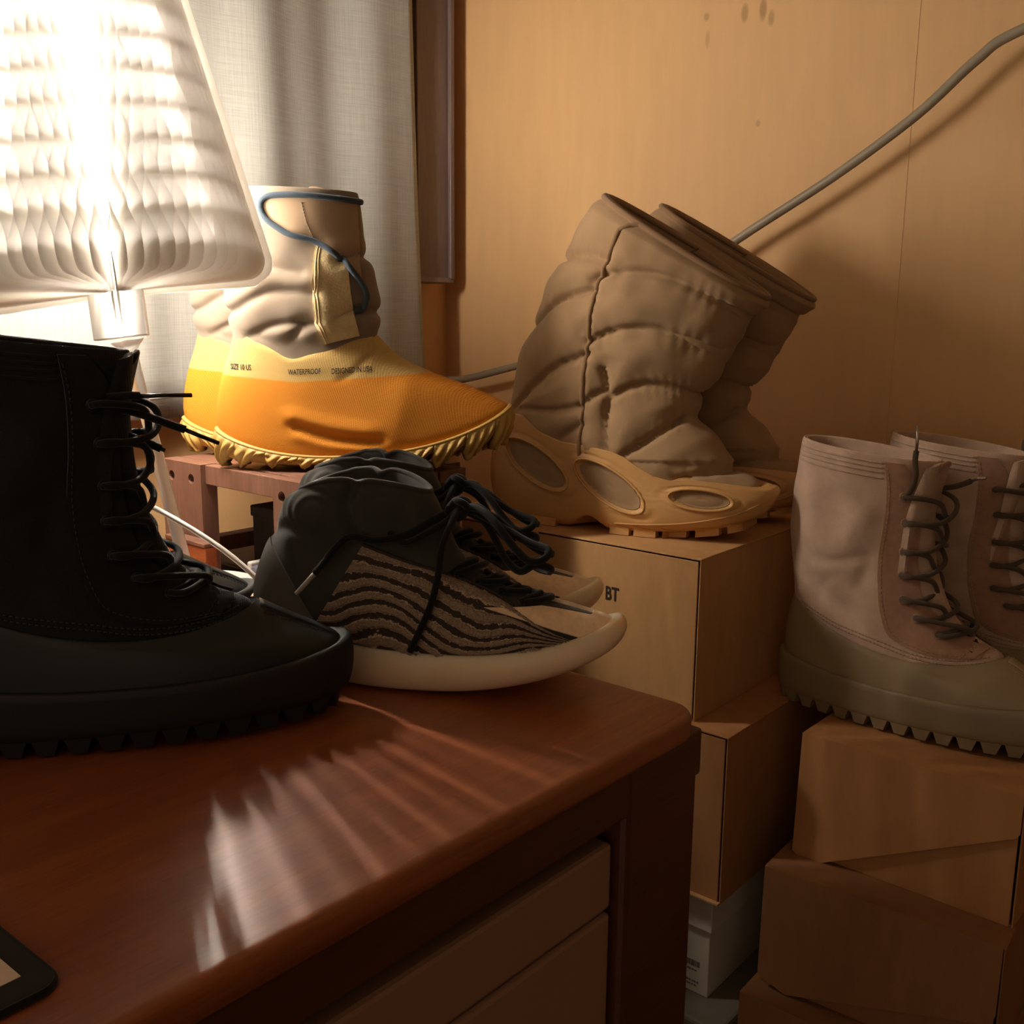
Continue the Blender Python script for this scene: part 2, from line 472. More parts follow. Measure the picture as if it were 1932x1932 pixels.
def wallpaper():
    t = NT('tan_wallpaper')
    c = lin((222, 180, 128))
    f = t.noise(t.map(scale=(8, 8, 1.2)), 6, 5, 0.6); g = t.noise(t.co, 1.3, 2)
    cc = t.ramp(f, ((0.25, tuple(v * 0.94 for v in c)), (0.75, tuple(v * 1.04 for v in c))))
    cc = t.mix(t.math('MULTIPLY', g, 0.22), cc, lin((212, 162, 108)))
    s = t.n('ShaderNodeSeparateXYZ'); t.l(t.co, s.inputs[0])
    # finger smudges on the wall (marks of their own)
    for (x, z, rx, rz, k) in ((-0.768, 1.456, .006, .013, .5), (-0.740, 1.456, .006, .015, .6), (-0.727, 1.443, .005, .011, .45), (-0.829, 1.461, .005, .006, .4), (-0.826, 1.430, .004, .012, .3), (-0.739, 1.307, .004, .005, .35)):
        d = t.math('ADD', t.math('POWER', t.math('DIVIDE', t.math('SUBTRACT', s.outputs[0], x), rx), 2.0), t.math('POWER', t.math('DIVIDE', t.math('SUBTRACT', s.outputs[2], z), rz), 2.0))
        mr = t.n('ShaderNodeMapRange'); t.l(d, mr.inputs[0]); mr.inputs[1].default_value = 0.3; mr.inputs[2].default_value = 1.3
        mr.inputs[3].default_value = k; mr.inputs[4].default_value = 0.0
        cc = t.mix(mr.outputs[0], cc, lin((140, 104, 54)))
    t.l(cc, t.b.inputs['Base Color']); t.b.inputs['Roughness'].default_value = 0.62
    t.b.inputs['Specular IOR Level'].default_value = 0.35
    wv = t.n('ShaderNodeTexNoise'); wv.inputs['Scale'].default_value = 260; wv.inputs['Detail'].default_value = 3
    t.l(t.map(scale=(1, 1, 0.5)), wv.inputs['Vector']); t.bump(wv.outputs['Fac'], 0.18, 0.0012)
    return t.m
M['wall'] = wallpaper()
M['floor'] = wood('floor_laminate', (96, 66, 44), (120, 84, 56), 0.45, 'Y', 0.5)
M['ceiling'] = plain('ceiling_paint', (214, 200, 178), 0.8, 0.02)

def linen():
    t = NT('grey_linen')
    c = lin((166, 165, 158))
    a = t.noise(t.map(scale=(1, 1, 40)), 14, 4, 0.65); b = t.noise(t.map(scale=(1, 40, 1)), 14, 4, 0.65)
    s = t.math('ADD', a, b)
    cc = t.ramp(t.math('MULTIPLY', s, 0.5), ((0.35, tuple(v * 0.8 for v in c)), (0.62, tuple(v * 1.06 for v in c))))
    t.l(cc, t.b.inputs['Base Color']); t.b.inputs['Roughness'].default_value = 0.9
    t.b.inputs['Specular IOR Level'].default_value = 0.1
    t.bump(s, 0.35, 0.001); return t.m
M['linen'] = linen()

def paper():
    m = bpy.data.materials.new('lamp_paper'); m.use_nodes = True; t = m.node_tree
    for nd in list(t.nodes):
        if nd.type == 'BSDF_PRINCIPLED': t.nodes.remove(nd)
    out = t.nodes['Material Output']
    d = t.nodes.new('ShaderNodeBsdfDiffuse'); d.inputs[0].default_value = (0.92, 0.905, 0.87, 1)
    tr = t.nodes.new('ShaderNodeBsdfTranslucent'); tr.inputs[0].default_value = (0.94, 0.92, 0.88, 1)
    nz = t.nodes.new('ShaderNodeTexNoise'); nz.inputs['Scale'].default_value = 60
    mp = t.nodes.new('ShaderNodeMapRange'); mp.inputs[3].default_value = 0.42; mp.inputs[4].default_value = 0.52
    mx = t.nodes.new('ShaderNodeMixShader')
    t.links.new(nz.outputs['Fac'], mp.inputs[0]); t.links.new(mp.outputs[0], mx.inputs[0])
    t.links.new(d.outputs[0], mx.inputs[1]); t.links.new(tr.outputs[0], mx.inputs[2]); t.links.new(mx.outputs[0], out.inputs[0])
    return m
M['paper'] = paper()

def frosted(name, col, trans=0.6):
    t = NT(name); t.b.inputs['Base Color'].default_value = (*lin(col), 1)
    t.b.inputs['Roughness'].default_value = 0.45; t.b.inputs['Transmission Weight'].default_value = trans
    f = t.noise(t.co, 300, 2); t.bump(f, 0.1, 0.0004); return t.m
M['frosted'] = frosted('frosted_acrylic', (236, 232, 226), 0.7)

def led():
    t = NT('led_strip'); t.b.inputs['Base Color'].default_value = (1, 1, 1, 1)
    t.b.inputs['Emission Color'].default_value = (*LAMP_COLOR, 1); t.b.inputs['Emission Strength'].default_value = 30
    return t.m
M['led'] = led()

# ------------------------------------------------------------------ the setting
YW, XW = 1.38, -1.35
tag(box('wall_right', XW - 0.1, 1.6, YW, YW + 0.1, 0, 2.4, M['wall'], bev=0), 'tan papered wall behind the shoe boxes and the tan boots', 'wall', kind='structure')
ws = tag(box('trim_2', -0.5235, -0.5225, YW - 0.0006, YW + 0.001, 0.0, 2.4, M['wall'], bev=0), 'thin upright seam between two strips of tan wallpaper', 'wallpaper seam', kind='structure')
tag(box('wall_left', XW - 0.1, XW, -1.0, YW, 0, 2.4, M['wall'], bev=0), 'tan papered window wall behind the grey curtain', 'wall', kind='structure')
tag(box('light_block_wall', 1.6, 1.7, -1.0, YW + 0.1, 0, 2.4, M['cabinet'], bev=0), 'unseen dark brown wall added behind the camera to hold back fill light', 'wall', kind='structure')  # added out of view; blocks ambient and bounce on sides facing the camera
tag(box('floor', XW - 0.1, 1.6, -1.0, YW + 0.1, -0.1, 0, M['floor'], bev=0), 'brown floor in shadow under the desk and boxes', 'floor', kind='structure')
tag(box('ceiling', XW - 0.1, 1.6, -1.0, YW + 0.1, 2.4, 2.5, M['ceiling'], bev=0), 'pale ceiling above the desk corner', 'ceiling', kind='structure')
tr = empty('trim_1', (XW, 1.30, 1.098)); tag(tr, 'dark mauve wooden window casing in the corner beside the curtain', 'trim', kind='structure')
box('casing_board', 0.0, 0.055, -0.044, 0.030, 0.0, 1.2, M['trim'], tr, 0.002)
box('casing_lip', 0.0, 0.062, 0.028, 0.038, 0.0, 1.2, M['trim'], tr, 0.002)
box('casing_lip', 0.0, 0.060, -0.046, 0.038, -0.006, 0.004, M['trim'], tr, 0.002)

def curtain():
    ny, nz = 150, 24
    V, Fc = [], []
    for side in (0, 1):
        for j in range(nz):
            z = 0.897 + (2.3 - 0.897) * j / (nz - 1)
            for i in range(ny):
                u = i / (ny - 1); ye = 1.252 - 0.033 * (z - 0.88) / 0.65 * (1 if z < 1.6 else 1.0)
                y = -0.25 + (ye + 0.25) * u
                x = -1.280 + 0.010 * math.sin(y * 27 + 1.2 + 0.25 * math.sin(z * 2)) + 0.003 * math.sin(y * 61 + z) + 0.004 * math.sin(z * 5 + y * 9)
                if y > 1.06: x += 0.010 * (y - 1.06) / 0.18
                V.append((x - (0.003 if side else 0), y, z + 0.002 * math.sin(y * 30)))
    o = ny * nz
    for j in range(nz - 1):
        for i in range(ny - 1):
            a = j * ny + i; Fc.append((a, a + 1, a + ny + 1, a + ny)); Fc.append((o + a, o + a + ny, o + a + ny + 1, o + a + 1))
    for j in range(nz - 1):
        for e in (0, ny - 1):
            a = j * ny + e; Fc.append((a, a + ny, o + a + ny, o + a))
    for i in range(ny - 1):
        for r in (0, nz - 1):
            a = r * ny + i; Fc.append((a, a + 1, o + a + 1, o + a))
    root = empty('curtain', (0, 0, 0)); tag(root, 'grey linen curtain hanging in soft folds behind the lamp', 'curtain')
    mesh_obj('curtain_cloth', V, Fc, M['linen'], root)
    hem = []
    for i in range(ny):
        y = -0.25 + (1.2515 + 0.25) * i / (ny - 1)
        x = -1.280 + 0.010 * math.sin(y * 27 + 1.2 + 0.25 * math.sin(0.92 * 2)) + 0.003 * math.sin(y * 61 + 0.92) + 0.004 * math.sin(0.92 * 5 + y * 9)
        if y > 1.06: x += 0.010 * (y - 1.06) / 0.18
        hem.append((x + 0.0006, y, 0.925))
    tube('hem_stitching', hem, 0.0007, M['linen'], root, 5)
curtain()

# ------------------------------------------------------------------ desk, drawers, side cabinet
DZ = 0.72
desk = empty('desk', (-0.42, 0.70, 0)); tag(desk, 'reddish cherry wood desk with rounded top edge under the black boots', 'desk')
def P(o, x): return x
ox, oy = desk.location.x, desk.location.y
def dbox(name, x0, x1, y0, y1, za, zb, mat, bev=0.003): return box(name, x0 - ox, x1 - ox, y0 - oy, y1 - oy, za, zb, mat, desk, bev)
V, Fc = outline_slab([(x - ox, y - oy) for x, y in round_rect(-1.225, -0.411, -0.62, 0.729, 0.03, 10)], 0.695, DZ, 0.0075, 6)
auto_smooth(mesh_obj('desktop', V, Fc, M['desk'], desk), 50)
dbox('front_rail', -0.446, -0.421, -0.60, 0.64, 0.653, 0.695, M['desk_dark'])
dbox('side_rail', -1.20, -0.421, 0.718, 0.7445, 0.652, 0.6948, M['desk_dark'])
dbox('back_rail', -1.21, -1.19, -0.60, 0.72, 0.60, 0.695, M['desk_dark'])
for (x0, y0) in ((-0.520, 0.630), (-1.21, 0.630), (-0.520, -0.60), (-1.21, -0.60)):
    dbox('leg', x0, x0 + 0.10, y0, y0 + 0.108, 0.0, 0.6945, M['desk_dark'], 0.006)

dc = empty('drawer_unit', (-0.6, 0.35, 0)); tag(dc, 'beige drawer unit standing under the cherry wood desk', 'drawer unit')
def cbox(name, x0, x1, y0, y1, za, zb, mat, bev=0.003, par=dc): return box(name, x0 + 0.6, x1 + 0.6, y0 - 0.35, y1 - 0.35, za, zb, mat, par, bev)
cbox('carcass', -0.95, -0.452, 0.0, 0.618, 0.02, 0.626, M['drawer'])
cbox('drawer_front', -0.449, -0.428, 0.0, 0.6235, 0.577, 0.634, M['drawer'], 0.004)
cbox('drawer_front', -0.449, -0.428, 0.0, 0.6235, 0.30, 0.5735, M['drawer'], 0.004)
cbox('drawer_front', -0.449, -0.428, 0.0, 0.6235, 0.02, 0.2965, M['drawer'], 0.004)
for yy in (0.05, 0.55): cbox('foot', -0.9, -0.5, yy, yy + 0.03, 0.0, 0.02, M['black_plastic'], 0.001)

sc_ = empty('side_cabinet', (-1.08, 0.84, 0)); tag(sc_, 'low dark cabinet beyond the desk end carrying the rack', 'cabinet')
box('carcass', -0.14, 0.14, -0.088, 0.115, 0.03, 0.70, M['cabinet'], sc_, 0.002)
box('cabinet_top', -0.15, 0.15, -0.092, 0.12, 0.70, 0.7198, M['cabinet'], sc_, 0.003)
box('plinth', -0.13, 0.13, -0.08, 0.11, 0.0, 0.03, M['cabinet'], sc_, 0.001)

# desk pad with its pale square
pad = empty('desk_pad', (-0.55, 0.08, DZ)); tag(pad, 'black desk pad with rounded corner and pale printed square at the desk edge', 'desk pad')
pad.rotation_euler = (0, 0, math.radians(1.5))
V, Fc = outline_slab(round_rect(-0.25, 0.098, -0.28, 0.1185, 0.012), 0.0003, 0.0045, 0.0015, 3)
auto_smooth(mesh_obj('pad_body', V, Fc, M['pad'], pad), 50)
tube('stitched_edge', [(x, y, 0.0042) for x, y in round_rect(-0.249, 0.097, -0.279, 0.1175, 0.012)] + [(0.085, -0.279, 0.0042)], 0.0009, M['blk_lace'], pad, 6)
box('printed_square', 0.045, 0.079, 0.072, 0.105, 0.0044, 0.0049, M['pad_print'], pad, 0)

# ------------------------------------------------------------------ rack behind the lamp
RY, RZ = 0.680, 0.862
rk = empty('wooden_rack', (-1.0, RY, DZ)); tag(rk, 'brown wooden desktop rack with drilled uprights under the yellow boots', 'rack')
rh = RZ - DZ
def upright(x0, x1, y0, y1, holes):
    """board with round through holes drilled along y; returns one mesh"""
    bm = bmesh.new(); n = 16
    # split the board into a grid of cells, cells with a hole get a ring of faces
    W, H = x1 - x0, rh
    xs = sorted({0, W / 2, W}); zs = [0.0, 0.04, 0.104, H]
    ncell = {}
    def quad(pts): bm.faces.new([bm.verts.new(p) for p in pts])
    for i in range(2):
        for j in range(3):
            ax, bx, az, bz = xs[i], xs[i + 1], zs[j], zs[j + 1]
            cx, cz = (ax + bx) / 2, (az + bz) / 2
            hole = (i, j) in holes
            r = 0.0062
            for y in (y0, y1):
                if not hole:
                    quad([(x0 + ax, y, az), (x0 + bx, y, az), (x0 + bx, y, bz), (x0 + ax, y, bz)])
                else:
                    sq = []
                    for k in range(n):
                        a = 2 * PI * k / n; c, s = math.cos(a), math.sin(a); q = max(abs(c), abs(s))
                        sq.append((x0 + cx + c / q * (bx - ax) / 2, y, cz + s / q * (bz - az) / 2))
                    ci = [(x0 + cx + r * math.cos(2 * PI * k / n), y, cz + r * math.sin(2 * PI * k / n)) for k in range(n)]
                    for k in range(n):
                        k2 = (k + 1) % n; quad([sq[k], sq[k2], ci[k2], ci[k]])
            if hole:
                for k in range(n):
                    a, b = 2 * PI * k / n, 2 * PI * (k + 1) / n
                    quad([(x0 + cx + r * math.cos(a), y0, cz + r * math.sin(a)), (x0 + cx + r * math.cos(b), y0, cz + r * math.sin(b)), (x0 + cx + r * math.cos(b), y1, cz + r * math.sin(b)), (x0 + cx + r * math.cos(a), y1, cz + r * math.sin(a))])
    for (ax, bx) in ((x0, x0), (x1, x1)): quad([(ax, y0, 0), (ax, y1, 0), (ax, y1, rh), (ax, y0, rh)])
    for zz in (0, rh): quad([(x0, y0, zz), (x1, y0, zz), (x1, y1, zz), (x0, y1, zz)])
    bmesh.ops.remove_doubles(bm, verts=bm.verts, dist=1e-5)
    return bm
# x given relative to the rack's base point
UA, UB = (-0.160, -0.075), (0.066, 0.128)
for (a, b), hs in ((UA, {(0, 2), (1, 2), (0, 0)}), (UB, {(0, 2), (0, 0)})):
    u = bm_obj('upright', upright(a, b, 0.0, 0.022, hs), M['rack'], rk)
    bm = bm_obj('upright', upright(a, b, 0.212, 0.234, hs), M['rack'], rk)
box('front_rail', UA[1], UB[0], 0.006, 0.020, rh - 0.024, rh - 0.0005, M['rack'], rk)
box('back_rail', UA[1], UB[0], 0.214, 0.228, rh - 0.024, rh - 0.0005, M['rack'], rk)
for k in range(4):
    box('top_slat', UA[0] + 0.002, UB[1] + 0.035, 0.024 + 0.047 * k, 0.024 + 0.047 * k + 0.043, rh - 0.014, rh, M['rack'], rk)
for xx in (UA, UB): box('side_rail', xx[0] + 0.02, xx[0] + 0.04, 0.022, 0.212, 0.02, 0.04, M['rack'], rk)

wb = empty('wooden_block', (-1.085, 0.662, DZ)); tag(wb, 'small orange wooden block standing against the rack upright', 'block')
box('block_body', -0.045, 0.040, 0.0, 0.0165, 0.0, 0.048, M['block'], wb, 0.0015)
box('block_top', -0.045, 0.040, -0.001, 0.0165, 0.048, 0.053, M['rack'], wb, 0.001)
db = empty('black_box', (-0.99, 0.785, DZ)); tag(db, 'flat black box standing inside the wooden rack', 'box')
box('box_body', -0.070, 0.052, -0.045, 0.09, 0.0, 0.078, M['dark_card'], db, 0.002)
box('box_lid', -0.072, 0.054, -0.047, 0.092, 0.074, 0.088, M['dark_card'], db, 0.002)
gd = empty('grey_gadget', (-0.99, 0.718, DZ)); tag(gd, 'small grey plastic device lying inside the wooden rack', 'device')
box('device_body', -0.03, 0.055, -0.014, 0.02, 0.0, 0.024, M['gadget'], gd, 0.005)
box('button_panel', -0.012, 0.03, -0.0165, -0.012, 0.006, 0.018, M['ink_grey'], gd, 0.002)
box('side_clip', -0.035, -0.026, -0.013, 0.02, 0.002, 0.028, M['white_metal'], gd, 0.002)

# ------------------------------------------------------------------ boxes
def text_mesh(s, size, xs=1.0, bold=0.0):
    cu = bpy.data.curves.new('t', 'FONT'); cu.body = s; cu.size = size; cu.align_x = 'LEFT'; cu.resolution_u = 3
    cu.offset = bold
    o = bpy.data.objects.new('t', cu); COL.objects.link(o)
    bpy.context.view_layer.update()
    me = bpy.data.meshes.new_from_object(o.evaluated_get(bpy.context.evaluated_depsgraph_get()))
    bpy.data.objects.remove(o); bpy.data.curves.remove(cu)
    V = [(v.co.x * xs, v.co.y) for v in me.vertices]; Fc = [tuple(p.vertices) for p in me.polygons]
    bpy.data.meshes.remove(me)
    return V, Fc

def shoe_box(name, corner, rot, sx, sy, h, mat, label, flap=None, group=None, lidgap=True):
    """cardboard box; corner = near left bottom corner, local x along its front face, y into depth"""
    b = empty(name, corner, math.radians(rot)); tag(b, label, 'box', group)
    t = 0.002
    box('front_panel', 0.002, sx - 0.004, 0.0, t, 0.0, h - 0.004, mat, b, 0.0005)
    box('back_panel', 0, sx, sy - t, sy, 0, h - 0.004, mat, b, 0.0005)
    box('side_panel', 0, t, 0.001, sy - t, 0, h - 0.003, mat, b, 0.0005)
    box('side_panel', sx - 0.0016, sx, -0.0005, sy - t, 0, h - 0.0015, mat, b, 0.0005)
    box('bottom_panel', t, sx - t, t, sy - t, 0, t, mat, b, 0.0003)
    box('lid_panel', -0.0005, sx + 0.0008, -0.0012, sy, h - 0.0022, h, mat, b, 0.0007)
    if flap:
        bm = bmesh.new(); pts = [(u * sx, v * h) for u, v in flap]
        fy = lambda z: -0.0006 - 0.007 * (1 - z / h) ** 1.0
        va = [bm.verts.new((x, fy(z) - 0.0019, z)) for x, z in pts]; vb = [bm.verts.new((x, fy(z), z)) for x, z in pts]
        bm.faces.new(va); bm.faces.new(vb[::-1])
        for k in range(len(pts)): bm.faces.new((va[k], va[(k + 1) % len(pts)], vb[(k + 1) % len(pts)], vb[k]))
        bm_obj('tuck_flap', bm, mat, b)
    return b

TS = 0.785                                        # top of the box that carries the tan boots
bt = shoe_box('shoe_box', (-0.901, 0.947, 0.599), 1.2, 0.350, 0.33, TS - 0.599, M['card'], 'kraft cardboard box printed BT carrying the tan quilted boots', None, 'boxes stacked beside the desk')
def flat_text(s, size, par, x, z, mat, xs=1.0, bold=0.0, y=-0.0005):
    V, Fc = text_mesh(s, size, xs, bold)
    o = mesh_obj('printed_text', [(x + a, y, z + b) for a, b in V], Fc, mat, par, smooth=False, fix=False); return o
flat_text('D', 0.0226, bt, 0.2085, 0.1180, M['ink'], 0.72, 0.0005)
flat_text('BT', 0.0226, bt, 0.2262, 0.1188, M['ink'], 0.72, 0.0005)
# little tear notch at the lid edge
box('lid_notch', 0.098, 0.128, -0.0022, 0.0, TS - 0.599 - 0.012, TS - 0.599 - 0.001, M['card'], bt, 0.0008)
b2 = shoe_box('shoe_box', (-0.836, 0.937, 0.402), 0.8, 0.335, 0.33, 0.197, M['card_red'], 'brown cardboard box directly beneath the box printed BT', None, 'boxes stacked beside the desk')
box('bottom_lip', 0.0, 0.335, -0.006, 0.0, 0.0, 0.003, M['card'], b2, 0.0008)
wbx = empty('shoe_box', (-0.85, 0.95, 0.268), math.radians(0.8)); tag(wbx, 'white shoe box with barcode label under two brown boxes', 'box', 'boxes stacked beside the desk')
box('box_base', 0.004, 0.330, 0.003, 0.32, 0.0, 0.118, M['white_card'], wbx)
box('box_lid', 0.0, 0.334, -0.002, 0.324, 0.086, 0.134, M['white_card'], wbx)
bars = []
rx = random.Random(5); x = 0.262
while x < 0.318:
    wd = rx.choice((0.0008, 0.0012, 0.002)); bm = box_bm(x, x + wd, 0.0024, 0.003, 0.034, 0.041)
    bars.append(([v.co[:] for v in bm.verts], [[v.index for v in f.verts] for f in (bm.verts.index_update(), bm.faces)[1]])); bm.free(); x += wd + rx.choice((0.0008, 0.0014))
V, Fc = join_geo(bars); lb = mesh_obj('barcode', V, Fc, M['ink_grey'], wbx, smooth=False)
lines = []
for k, (xa, xb) in enumerate(((0.25, 0.315), (0.252, 0.30), (0.262, 0.285), (0.285, 0.318), (0.292, 0.315))):
    z = 0.028 - 0.0048 * k; x = xa
    while x < xb:
        wd = rx.uniform(0.002, 0.006); bm = box_bm(x, min(x + wd, xb), 0.0024, 0.003, z, z + 0.0018)
        bm.verts.index_update(); lines.append(([v.co[:] for v in bm.verts], [[v.index for v in f.verts] for f in bm.faces])); bm.free(); x += wd + 0.0012
V, Fc = join_geo(lines); mesh_obj('label_print', V, Fc, M['ink_grey'], wbx, smooth=False)
gb = empty('storage_bin', (-0.87, 0.915, 0.0)); tag(gb, 'dark grey lidded bin at the bottom under the white shoe box', 'bin')
box('bin_body', 0.004, 0.386, 0.004, 0.36, 0.0, 0.25, M['grey_card'], gb, 0.004)
box('bin_lid', 0.0, 0.39, 0.0, 0.364, 0.246, 0.268, M['grey_card'], gb, 0.004)

FLAP = [(0, 1), (0, 0.02), (0.02, 0.0), (0.15, 0.0), (0.94, 0.655), (0.975, 0.68), (0.992, 0.72), (0.992, 1)]
FLAP2 = [(0, 1), (0.005, 0.12), (0.02, 0.08), (0.14, 0.01), (0.95, 0.40), (0.98, 0.43), (0.992, 0.49), (0.992, 1)]
RS = 0.60
shoe_box('shoe_box', (-0.447, 1.008, 0.462), -0.3, 0.226, 0.34, 0.138, M['card_red'], 'kraft cardboard box on top of the right stack under the taupe boots', FLAP, 'boxes under the taupe boots')
shoe_box('shoe_box', (-0.456, 0.955, 0.324), 3.5, 0.240, 0.345, 0.138, M['card_dark'], 'reddish brown cardboard box, second in the stack under the taupe boots', FLAP2, 'boxes under the taupe boots')
shoe_box('shoe_box', (-0.462, 0.925, 0.186), 2.0, 0.245, 0.35, 0.138, M['card_dark'], 'dark brown cardboard box, third down in the stack under the taupe boots', FLAP2, 'boxes under the taupe boots')
shoe_box('shoe_box', (-0.455, 0.935, 0.0), 1.0, 0.245, 0.35, 0.186, M['card_dark'], 'lowest cardboard box standing on the floor under the taupe boots stack', None, 'boxes under the taupe boots')

# ------------------------------------------------------------------ lamp
def lamp():
    base = (-0.968, 0.593, DZ)
    L = empty('accordion_lamp', base); tag(L, 'white lamp with pleated honeycomb paper shade glowing on a thin stand', 'lamp')
    B = Vector(base)
    def loc(p): return Vector(p) - B
    V, Fc = lathe_geo([(0.0, 0.0), (0.078, 0.0), (0.080, 0.004), (0.080, 0.022), (0.077, 0.029), (0.05, 0.0305), (0.0, 0.031)], 56)
    auto_smooth(mesh_obj('base', V, Fc, M['white_metal'], L), 35)
    p0, p1 = loc((-0.960, 0.590, 0.748)), loc((-1.000, 0.555, 1.012))
    ax = Vector((-0.0453, 0.0006, 0.280)).normalized()             # axis of the shade
    V, Fc = tube_geo(catmull([p0, p0.lerp(p1, 0.4), p0.lerp(p1, 0.8), p0.lerp(p1, 0.93), p1], 30), np.r_[np.full(20, 0.0068), np.linspace(0.0068, 0.008, 5), (0.0095, 0.0115, 0.014, 0.016, 0.017)], 16)
    mesh_obj('pole', V, Fc, M['frosted'], L)
    # frame of the shade: ax, right (along the view's right), out (towards the viewer)
    rgt = Vector((0.758, 0.652, 0)); rgt = (rgt - ax * rgt.dot(ax)).normalized()
    out = ax.cross(rgt).normalized()
    if out.dot(Vector((0.65, -0.76, 0))) < 0: out = -out
    S0 = loc((-1.0105, 0.552, 1.060))                               # lower end of the spine
    def W(x, y, z): return S0 + rgt * x + out * y + ax * z
    def obox(name, x0, x1, y0, y1, z0_, z1, mat, bev=0.001):
        bm = box_bm(x0, x1, y0, y1, z0_, z1, bev)
        for v in bm.verts: v.co = W(*v.co)
        return bm_obj(name, bm, mat, L)
    obox('bracket', -0.029, 0.027, -0.004, 0.004, -0.046, 0.055, M['white_metal'])
    Hh = 0.325
    def Rz(z):                                                     # outer edge of a page
        R = 0.1565 - 0.190 * z
        rc = 0.025
        if z < rc: R = R - rc + math.sqrt(max(rc * rc - (rc - z) ** 2, 0))
        if z > Hh - rc: R = R - rc + math.sqrt(max(rc * rc - (z - Hh + rc) ** 2, 0))
        return R
    NP = 72; span = math.radians(196); d = span / (NP - 1); per = 0.066
    zs = np.r_[np.array([0, .001, .003, .006, .010, .015, .021, .028]), np.linspace(0.036, Hh - 0.036, 44), Hh - np.array([.028, .021, .015, .010, .006, .003, .001, 0])]
    rr_ = np.linspace(0.0, 1.0, 7)
    a0 = math.pi / 2 - span / 2                                      # angle 90 deg = towards the viewer
    for i in range(NP):
        phi = a0 + d * i
        V, Fc = [], []
        for z in zs:
            R = Rz(z)
            for q in rr_:
                r = 0.010 + (R - 0.010) * q
                md = (1 if i % 2 else -1) * d * 0.5 * (math.cos(2 * PI * (z - 0.057) / per) if z > 0.026 else -0.97 + 0.25 * (0.026 - z) / 0.026) * min(1.0, 0.25 + q)
                a = phi + md * 0.97
                V.append(W(r * math.cos(a), r * math.sin(a), z))
        nq = len(rr_)
        for j in range(len(zs) - 1):
            for k in range(nq - 1):
                b = j * nq + k; Fc.append((b, b + 1, b + nq + 1, b + nq))
        mesh_obj('page', V, Fc, M['paper'], L, fix=False)
    for s, ang in ((0, a0 - 0.035), (1, a0 + span + 0.035)):          # the two hard covers
        pts = []
        c, sn = math.cos(ang), math.sin(ang)
        prof = []
        for z in np.linspace(0, Hh + 0.008, 60): prof.append((Rz(min(max(z - 0.004, 0), Hh)) + 0.007, z - 0.006))
        pl = [(0.004, -0.004)] + prof + [(0.004, Hh)]
        t = 0.0018; tx, ty = -sn * t, c * t
        bm = bmesh.new()
        va = [bm.verts.new(W(r * c - tx, r * sn - ty, z)) for r, z in pl]; vb = [bm.verts.new(W(r * c + tx, r * sn + ty, z)) for r, z in pl]
        bm.faces.new(va); bm.faces.new(vb[::-1])
        for k in range(len(pl)): bm.faces.new((va[k], va[(k + 1) % len(pl)], vb[(k + 1) % len(pl)], vb[k]))
        bm_obj('cover', bm, M['paper'], L)
    V, Fc = tube_geo([W(0, 0, 0.06), W(0, 0, Hh - 0.03)], 0.006, 12)
    mesh_obj('light_strip', V, Fc, M['led'], L)
    for z in (0.062, 0.108, 0.154, 0.200, 0.246, 0.285):              # the open rear side of the spine
        ld = bpy.data.lights.new('lamp_light', 'POINT'); ld.energy = LAMP_POWER * 0.74; ld.color = LAMP_COLOR; ld.shadow_soft_size = 0.026
        lo = bpy.data.objects.new('lamp_light', ld); COL.objects.link(lo); lo.parent = L; lo.location = W(0, -0.022, z)
    for x, y in ((0, 0.036), (0.034, 0.016), (-0.034, 0.016)):        # extra point lights added to brighten the bracket and page bottoms
        ld = bpy.data.lights.new('lamp_light', 'POINT'); ld.energy = LAMP_POWER * 8; ld.color = LAMP_COLOR; ld.shadow_soft_size = 0.012
        lo = bpy.data.objects.new('lamp_light', ld); COL.objects.link(lo); lo.parent = L; lo.location = W(x, y, 0.040)
    for an in (-76, -38, 0, 38, 76):                                  # tall light strips facing out between the pages
        a = math.radians(an); dv = rgt * math.sin(a) + out * math.cos(a)
        ld = bpy.data.lights.new('lamp_strip_light', 'AREA'); ld.shape = 'RECTANGLE'; ld.size = 0.024; ld.size_y = 0.262
        ld.energy = STRIP_POWER * (0.35 if abs(an) > 60 else 1.0); ld.color = LAMP_COLOR
        lo = bpy.data.objects.new('lamp_strip_light', ld); COL.objects.link(lo); lo.parent = L
        q = Matrix(((ax.cross(-dv)).to_tuple(), ax.to_tuple(), (-dv).to_tuple())).transposed()
        lo.rotation_euler = q.to_euler(); lo.location = W(0.027 * math.sin(a), 0.027 * math.cos(a), 0.163)
lamp()
cab = tag(tube('lamp_cable', [(-1.03, 0.49, 0.7235), (-1.015, 0.50, 0.80), (-0.999, 0.522, 0.858), (-0.955, 0.545, 0.846), (-0.905, 0.585, 0.808), (-0.87, 0.612, 0.770), (-0.862, 0.628, 0.735), (-0.90, 0.66, 0.7236)], 0.0028, M['cable'], None, 10, 60),
    'white cable arching in front of the lamp stand and rack', 'cable')
cord = tag(tube('wall_cord', [(-1.349, 1.335, 0.93), (-1.275, 1.332, 0.925), (-1.15, 1.330, 0.952), (-1.0, 1.332, 0.99), (-0.86, 1.334, 1.075), (-0.724, 1.335, 1.154), (-0.60, 1.335, 1.222), (-0.50, 1.335, 1.286), (-0.435, 1.335, 1.340), (-0.385, 1.335, 1.367), (-0.2, 1.345, 1.42), (0.1, 1.374, 1.47)], 0.0062, M['grey_cable'], None, 12, 120),
    'thick grey cord sagging across the tan wall behind the tan boots', 'cord')

# ------------------------------------------------------------------ footwear
def lace_tube(P, r, m=26): return tube_geo(catmull(P, m), r, 8)

